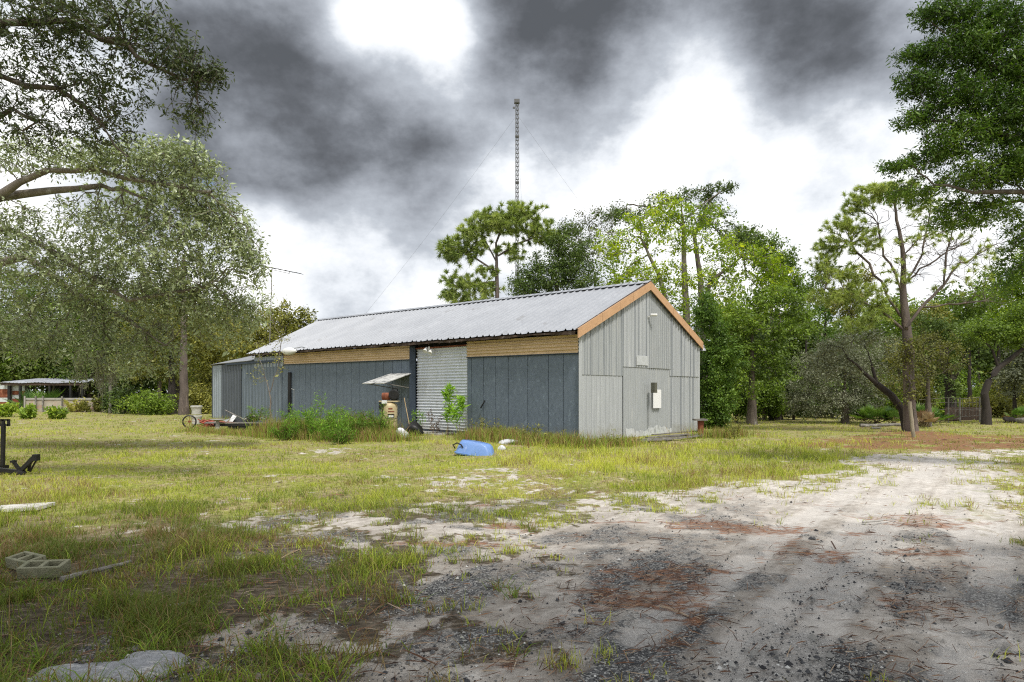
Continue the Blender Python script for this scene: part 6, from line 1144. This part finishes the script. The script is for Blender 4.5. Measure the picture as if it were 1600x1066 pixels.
q = MB(); rs = random.Random(11)
for i in range(16):
    c = J(327+rs.uniform(-8, 7), 660, 26.8); a0 = rs.uniform(0, 6); z_ = .12+rs.uniform(0, .28); q.tube([(c[0]+.25*math.cos(a0+u), c[1]+.18*math.sin(a0+u), z_+.05*math.sin(2*u)) for u in np.linspace(0, 4, 8)], .022, 5)
tag(q.build('red_hose_heap', pm('red_hose', (.42, .09, .06), (.3, .06, .04), 5, .5)), 'heap of faded red hose left of the concrete pedestal', 'hose')
x, y = (340-800)/F*25.6, 25.6; bb = thing('birdbath', 'pale concrete birdbath with flat bowl and flared foot beside the red hose', 'birdbath', (x, y, 0)); q = MB(); q.lathe((x, y, .42), [(.05, 0), (.2, .03), (.29, .07), (.27, .08), (.05, .06)], 18); q.build('bowl', mConc, bb, smooth=True); q = MB(); q.lathe((x, y, 0), [(.17, 0), (.13, .08), (.07, .25), (.06, .43)], 14); q.build('pedestal', mConc, bb, smooth=True)
t = t_of(474); a = P(t, -.5, 0); q = MB(); q.tube([(a[0], a[1], 0), (a[0], a[1], zt(608, t, -.5))], .012); q.tube([(a[0], a[1], zt(609, t, -.5)), (a[0]-.12, a[1]-.05, zt(607.5, t, -.5))], .016); tag(q.build('standpipe', mGalv, smooth=True), 'thin white standpipe rising from the fennel before the blue wall', 'pipe')
x, y = gp(489, 676); lump('white_lump', 'small pale stone half hidden in the fennel row', 'stone', (x, y, .05), (.18, .12, .12), mConc, 61, .3, 2)
t = t_of(757); q = MB(); q.bar(P(t+.08, -.12, zt(638, t)), P(t-.12, -.1, zt(626, t)), .035); q.build('wall_handle', mBlack, B)
# ------------------------------------------------------------------ black trailer tongue with jack on the left edge
x0, y0 = gp(6, 742); tt_ = thing('black_implement', 'black steel implement frame with upright post and hitch arm at the left edge', 'implement', (x0, y0, 0)); S_ = y0/F
def bp(px, py, dy=0): return ((px-800)*S_, y0+dy, HC+(HY-py)*S_)
q = MB(); q.bar(bp(4, 728), bp(5.5, 662), .05, .06); q.build('upright_post', mBlack, tt_)
q = MB()
for (a, b, c, e) in ((-4, 655, 14.5, 657.5), (-4, 663, 14.5, 665.5), (-4, 655, 0, 666), (12, 655, 15, 666), (3, 655, 7, 665)): q.box((bp(a, e)[0], y0-.02, bp(a, e)[2]), (bp(c, b)[0], y0+.02, bp(c, b)[2]))
q.build('hitch_bracket', mBlack, tt_)
q = MB(); q.bar(bp(-60, 727), bp(33, 738), .09, .07); q.bar(bp(-60, 736, .4), bp(33, 741, .1), .07, .06); q.bar(bp(-20, 728), bp(-20, 734, .5), .06); q.build('drawbar', mBlack, tt_)
q = MB(); q.bar(bp(31, 737), bp(55, 713), .06, .07); q.box((bp(53, 720)[0], y0-.05, bp(53, 720)[2]), (bp(60, 710)[0], y0+.05, bp(60, 710)[2])); q.bar(bp(56, 712), bp(57, 718.5), .05); q.build('hitch_arm', mBlack, tt_)
q = MB(); q.bar(bp(44, 716, .08), bp(40, 737, .08), .06, .02); q.bar(bp(53, 718, .08), bp(42, 738, .08), .03, .02); q.build('link_plate', mBlack, tt_)
q = MB(); q.bar(bp(20, 720), bp(34, 739), .045, .05); q.box((bp(18, 723)[0], y0-.04, bp(18, 723)[2]), (bp(24, 719.5)[0], y0+.04, bp(24, 719.5)[2])); q.build('short_lever', mBlack, tt_)
q = MB(); q.bar(bp(-12, 691.5), bp(5, 692), .015); q.build('cross_pin', mGrey, tt_); q = MB(); q.lathe(bp(33, 741), [(.05, -.06), (.08, -.05), (.08, .05), (.05, .06)], 14, 'y'); q.build('roller', mBlack, tt_, smooth=True)
# things lying in the near grass
a = gp(-30, 806); b = gp(60, 800); q = MB(); q.box((0, 0, 0), (1, 1, 1)); q.v = [(a[0]+(b[0]-a[0])*u-.02*v_, a[1]+.35*v_+(b[1]-a[1])*u, .02+w_*.055) for u, v_, w_ in q.v]; tag(q.build('white_board', pm('chalky_board', (.72, .70, .66), (.4, .38, .35), 7, .8, .3), bevel=.006), 'long chalky white board lying in the grass at the left edge', 'board')
def hollow_block(c, rz, label):
    th = thing('concrete_block', label, 'block', (c[0], c[1], 0)); q = MB(); q.m = Matrix.Translation((c[0], c[1], .04)) @ Matrix.Rotation(rz, 4, 'Z') @ Matrix.Rotation(R_(9), 4, 'X')
    L, W_, H = .34, .17, .12
    for (a, b) in (((0, 0), (L, .03)), ((0, W_-.03), (L, W_)), ((0, .03), (.035, W_-.03)), ((L/2-.018, .03), (L/2+.018, W_-.03)), ((L-.035, .03), (L, W_-.03))): q.box((a[0]-L/2, a[1]-W_/2, 0), (b[0]-L/2, b[1]-W_/2, H*.8))
    q.build('block_shell', pm('mossy_block', (.27, .26, .18), (.14, .15, .09), 9, .95, .6, 0, (1, 1, 1), (.16, .17, .09), 7, .58), th, bevel=.006); return th
c = gp(62, 910); hollow_block((c[0]-.03, c[1]+.1), R_(8), 'hollow concrete block with mossy pale rims lying near the left edge'); c = gp(22, 900); hollow_block((c[0], c[1]+.15), R_(-28), 'second hollow concrete block half behind the first, cut by the left edge')
a = gp(95, 916); b = gp(205, 890); log('fallen_branch', 'crooked grey fallen branch right of the concrete blocks', (a[0], a[1], .05), (b[0], b[1], .07), .028, .014, mGrey, 12, 'branch')
a = gp(258, 955); b = gp(288, 950); log('wood_chip', 'short pale broken stick lying in the near dark grass', (a[0], a[1], .03), (b[0], b[1], .03), .012, .01, mConc, 13, 'stick')
a = gp(660, 1019); b = gp(685, 1016); log('wood_chip', 'short brown stick on the sand at the bottom middle', (a[0], a[1], .01), (b[0], b[1], .012), .011, .009, mBarkP, 14, 'stick')
a = gp(1347, 818); b = gp(1400, 813); log('wood_chip', 'thin pale stick lying across the drive', (a[0], a[1], .012), (b[0], b[1], .014), .014, .008, mConc, 15, 'stick')
# weathered torn tarpaper / stone slabs at the bottom edge
def slabstone(label, px, py, rx, ry, seed, hh=.05):
    rng = rngf(seed); c = gp(px, py); n1 = 30; u = np.linspace(-1, 1, n1); U, W_ = np.meshgrid(u, u); x = c[0]+U*rx; y = c[1]+W_*ry
    r = np.sqrt(U**2+W_**2)*(1+.35*(fbm(U*1.5+seed, W_*1.5, 1, 3, seed)-.5)*2); z = hh*np.clip(1.15-r, -.6, .45)*2.2+(fbm(x*6, y*16+x*4, 1.2, 4, seed)-.5)*.035
    V = np.stack([x, y, z-.01], -1).reshape(-1, 3); i, j = np.meshgrid(np.arange(n1-1), np.arange(n1-1), indexing='ij'); i = i.ravel()*n1+j.ravel(); tag(npobj('weathered_slab', V, np.stack([i, i+1, i+n1+1, i+n1], 1), pm('slab_grey', (.32, .33, .35), (.17, .175, .19), 9, .8, .7, 0, (1, 3, 1), (.46, .46, .46), 8, .6), smooth=True), label, 'slab', 'weathered grey slabs at the bottom left')
slabstone('middle weathered grey slab at the bottom left edge', 150, 1062, .42, .22, 5); slabstone('right grey slab with pointed upright corner at the bottom left', 235, 1042, .2, .16, 6, .06); slabstone('small grey slab furthest left at the bottom edge', 50, 1075, .14, .1, 7, .04); slabstone('grey slab left of the middle one at the bottom', 100, 1058, .16, .14, 8)
def rectf(c, hx, hy): FOOT.append([(c[0]-hx, c[1]-hy), (c[0]+hx, c[1]-hy), (c[0]+hx, c[1]+hy), (c[0]-hx, c[1]+hy)])
for px, py, hx, hy in ((62, 908, .24, .14), (22, 898, .2, .14), (15, 800, .55, .14), (742, 708, .5, .35), (150, 1062, .36, .15), (235, 1044, .17, .12)): rectf(gp(px, py), hx, hy)
make_grass(); make_gravel()
for o in list(COL.objects):
    if o.parent is None and 'category' in o and 'kind' not in o: o['kind'] = 'thing'
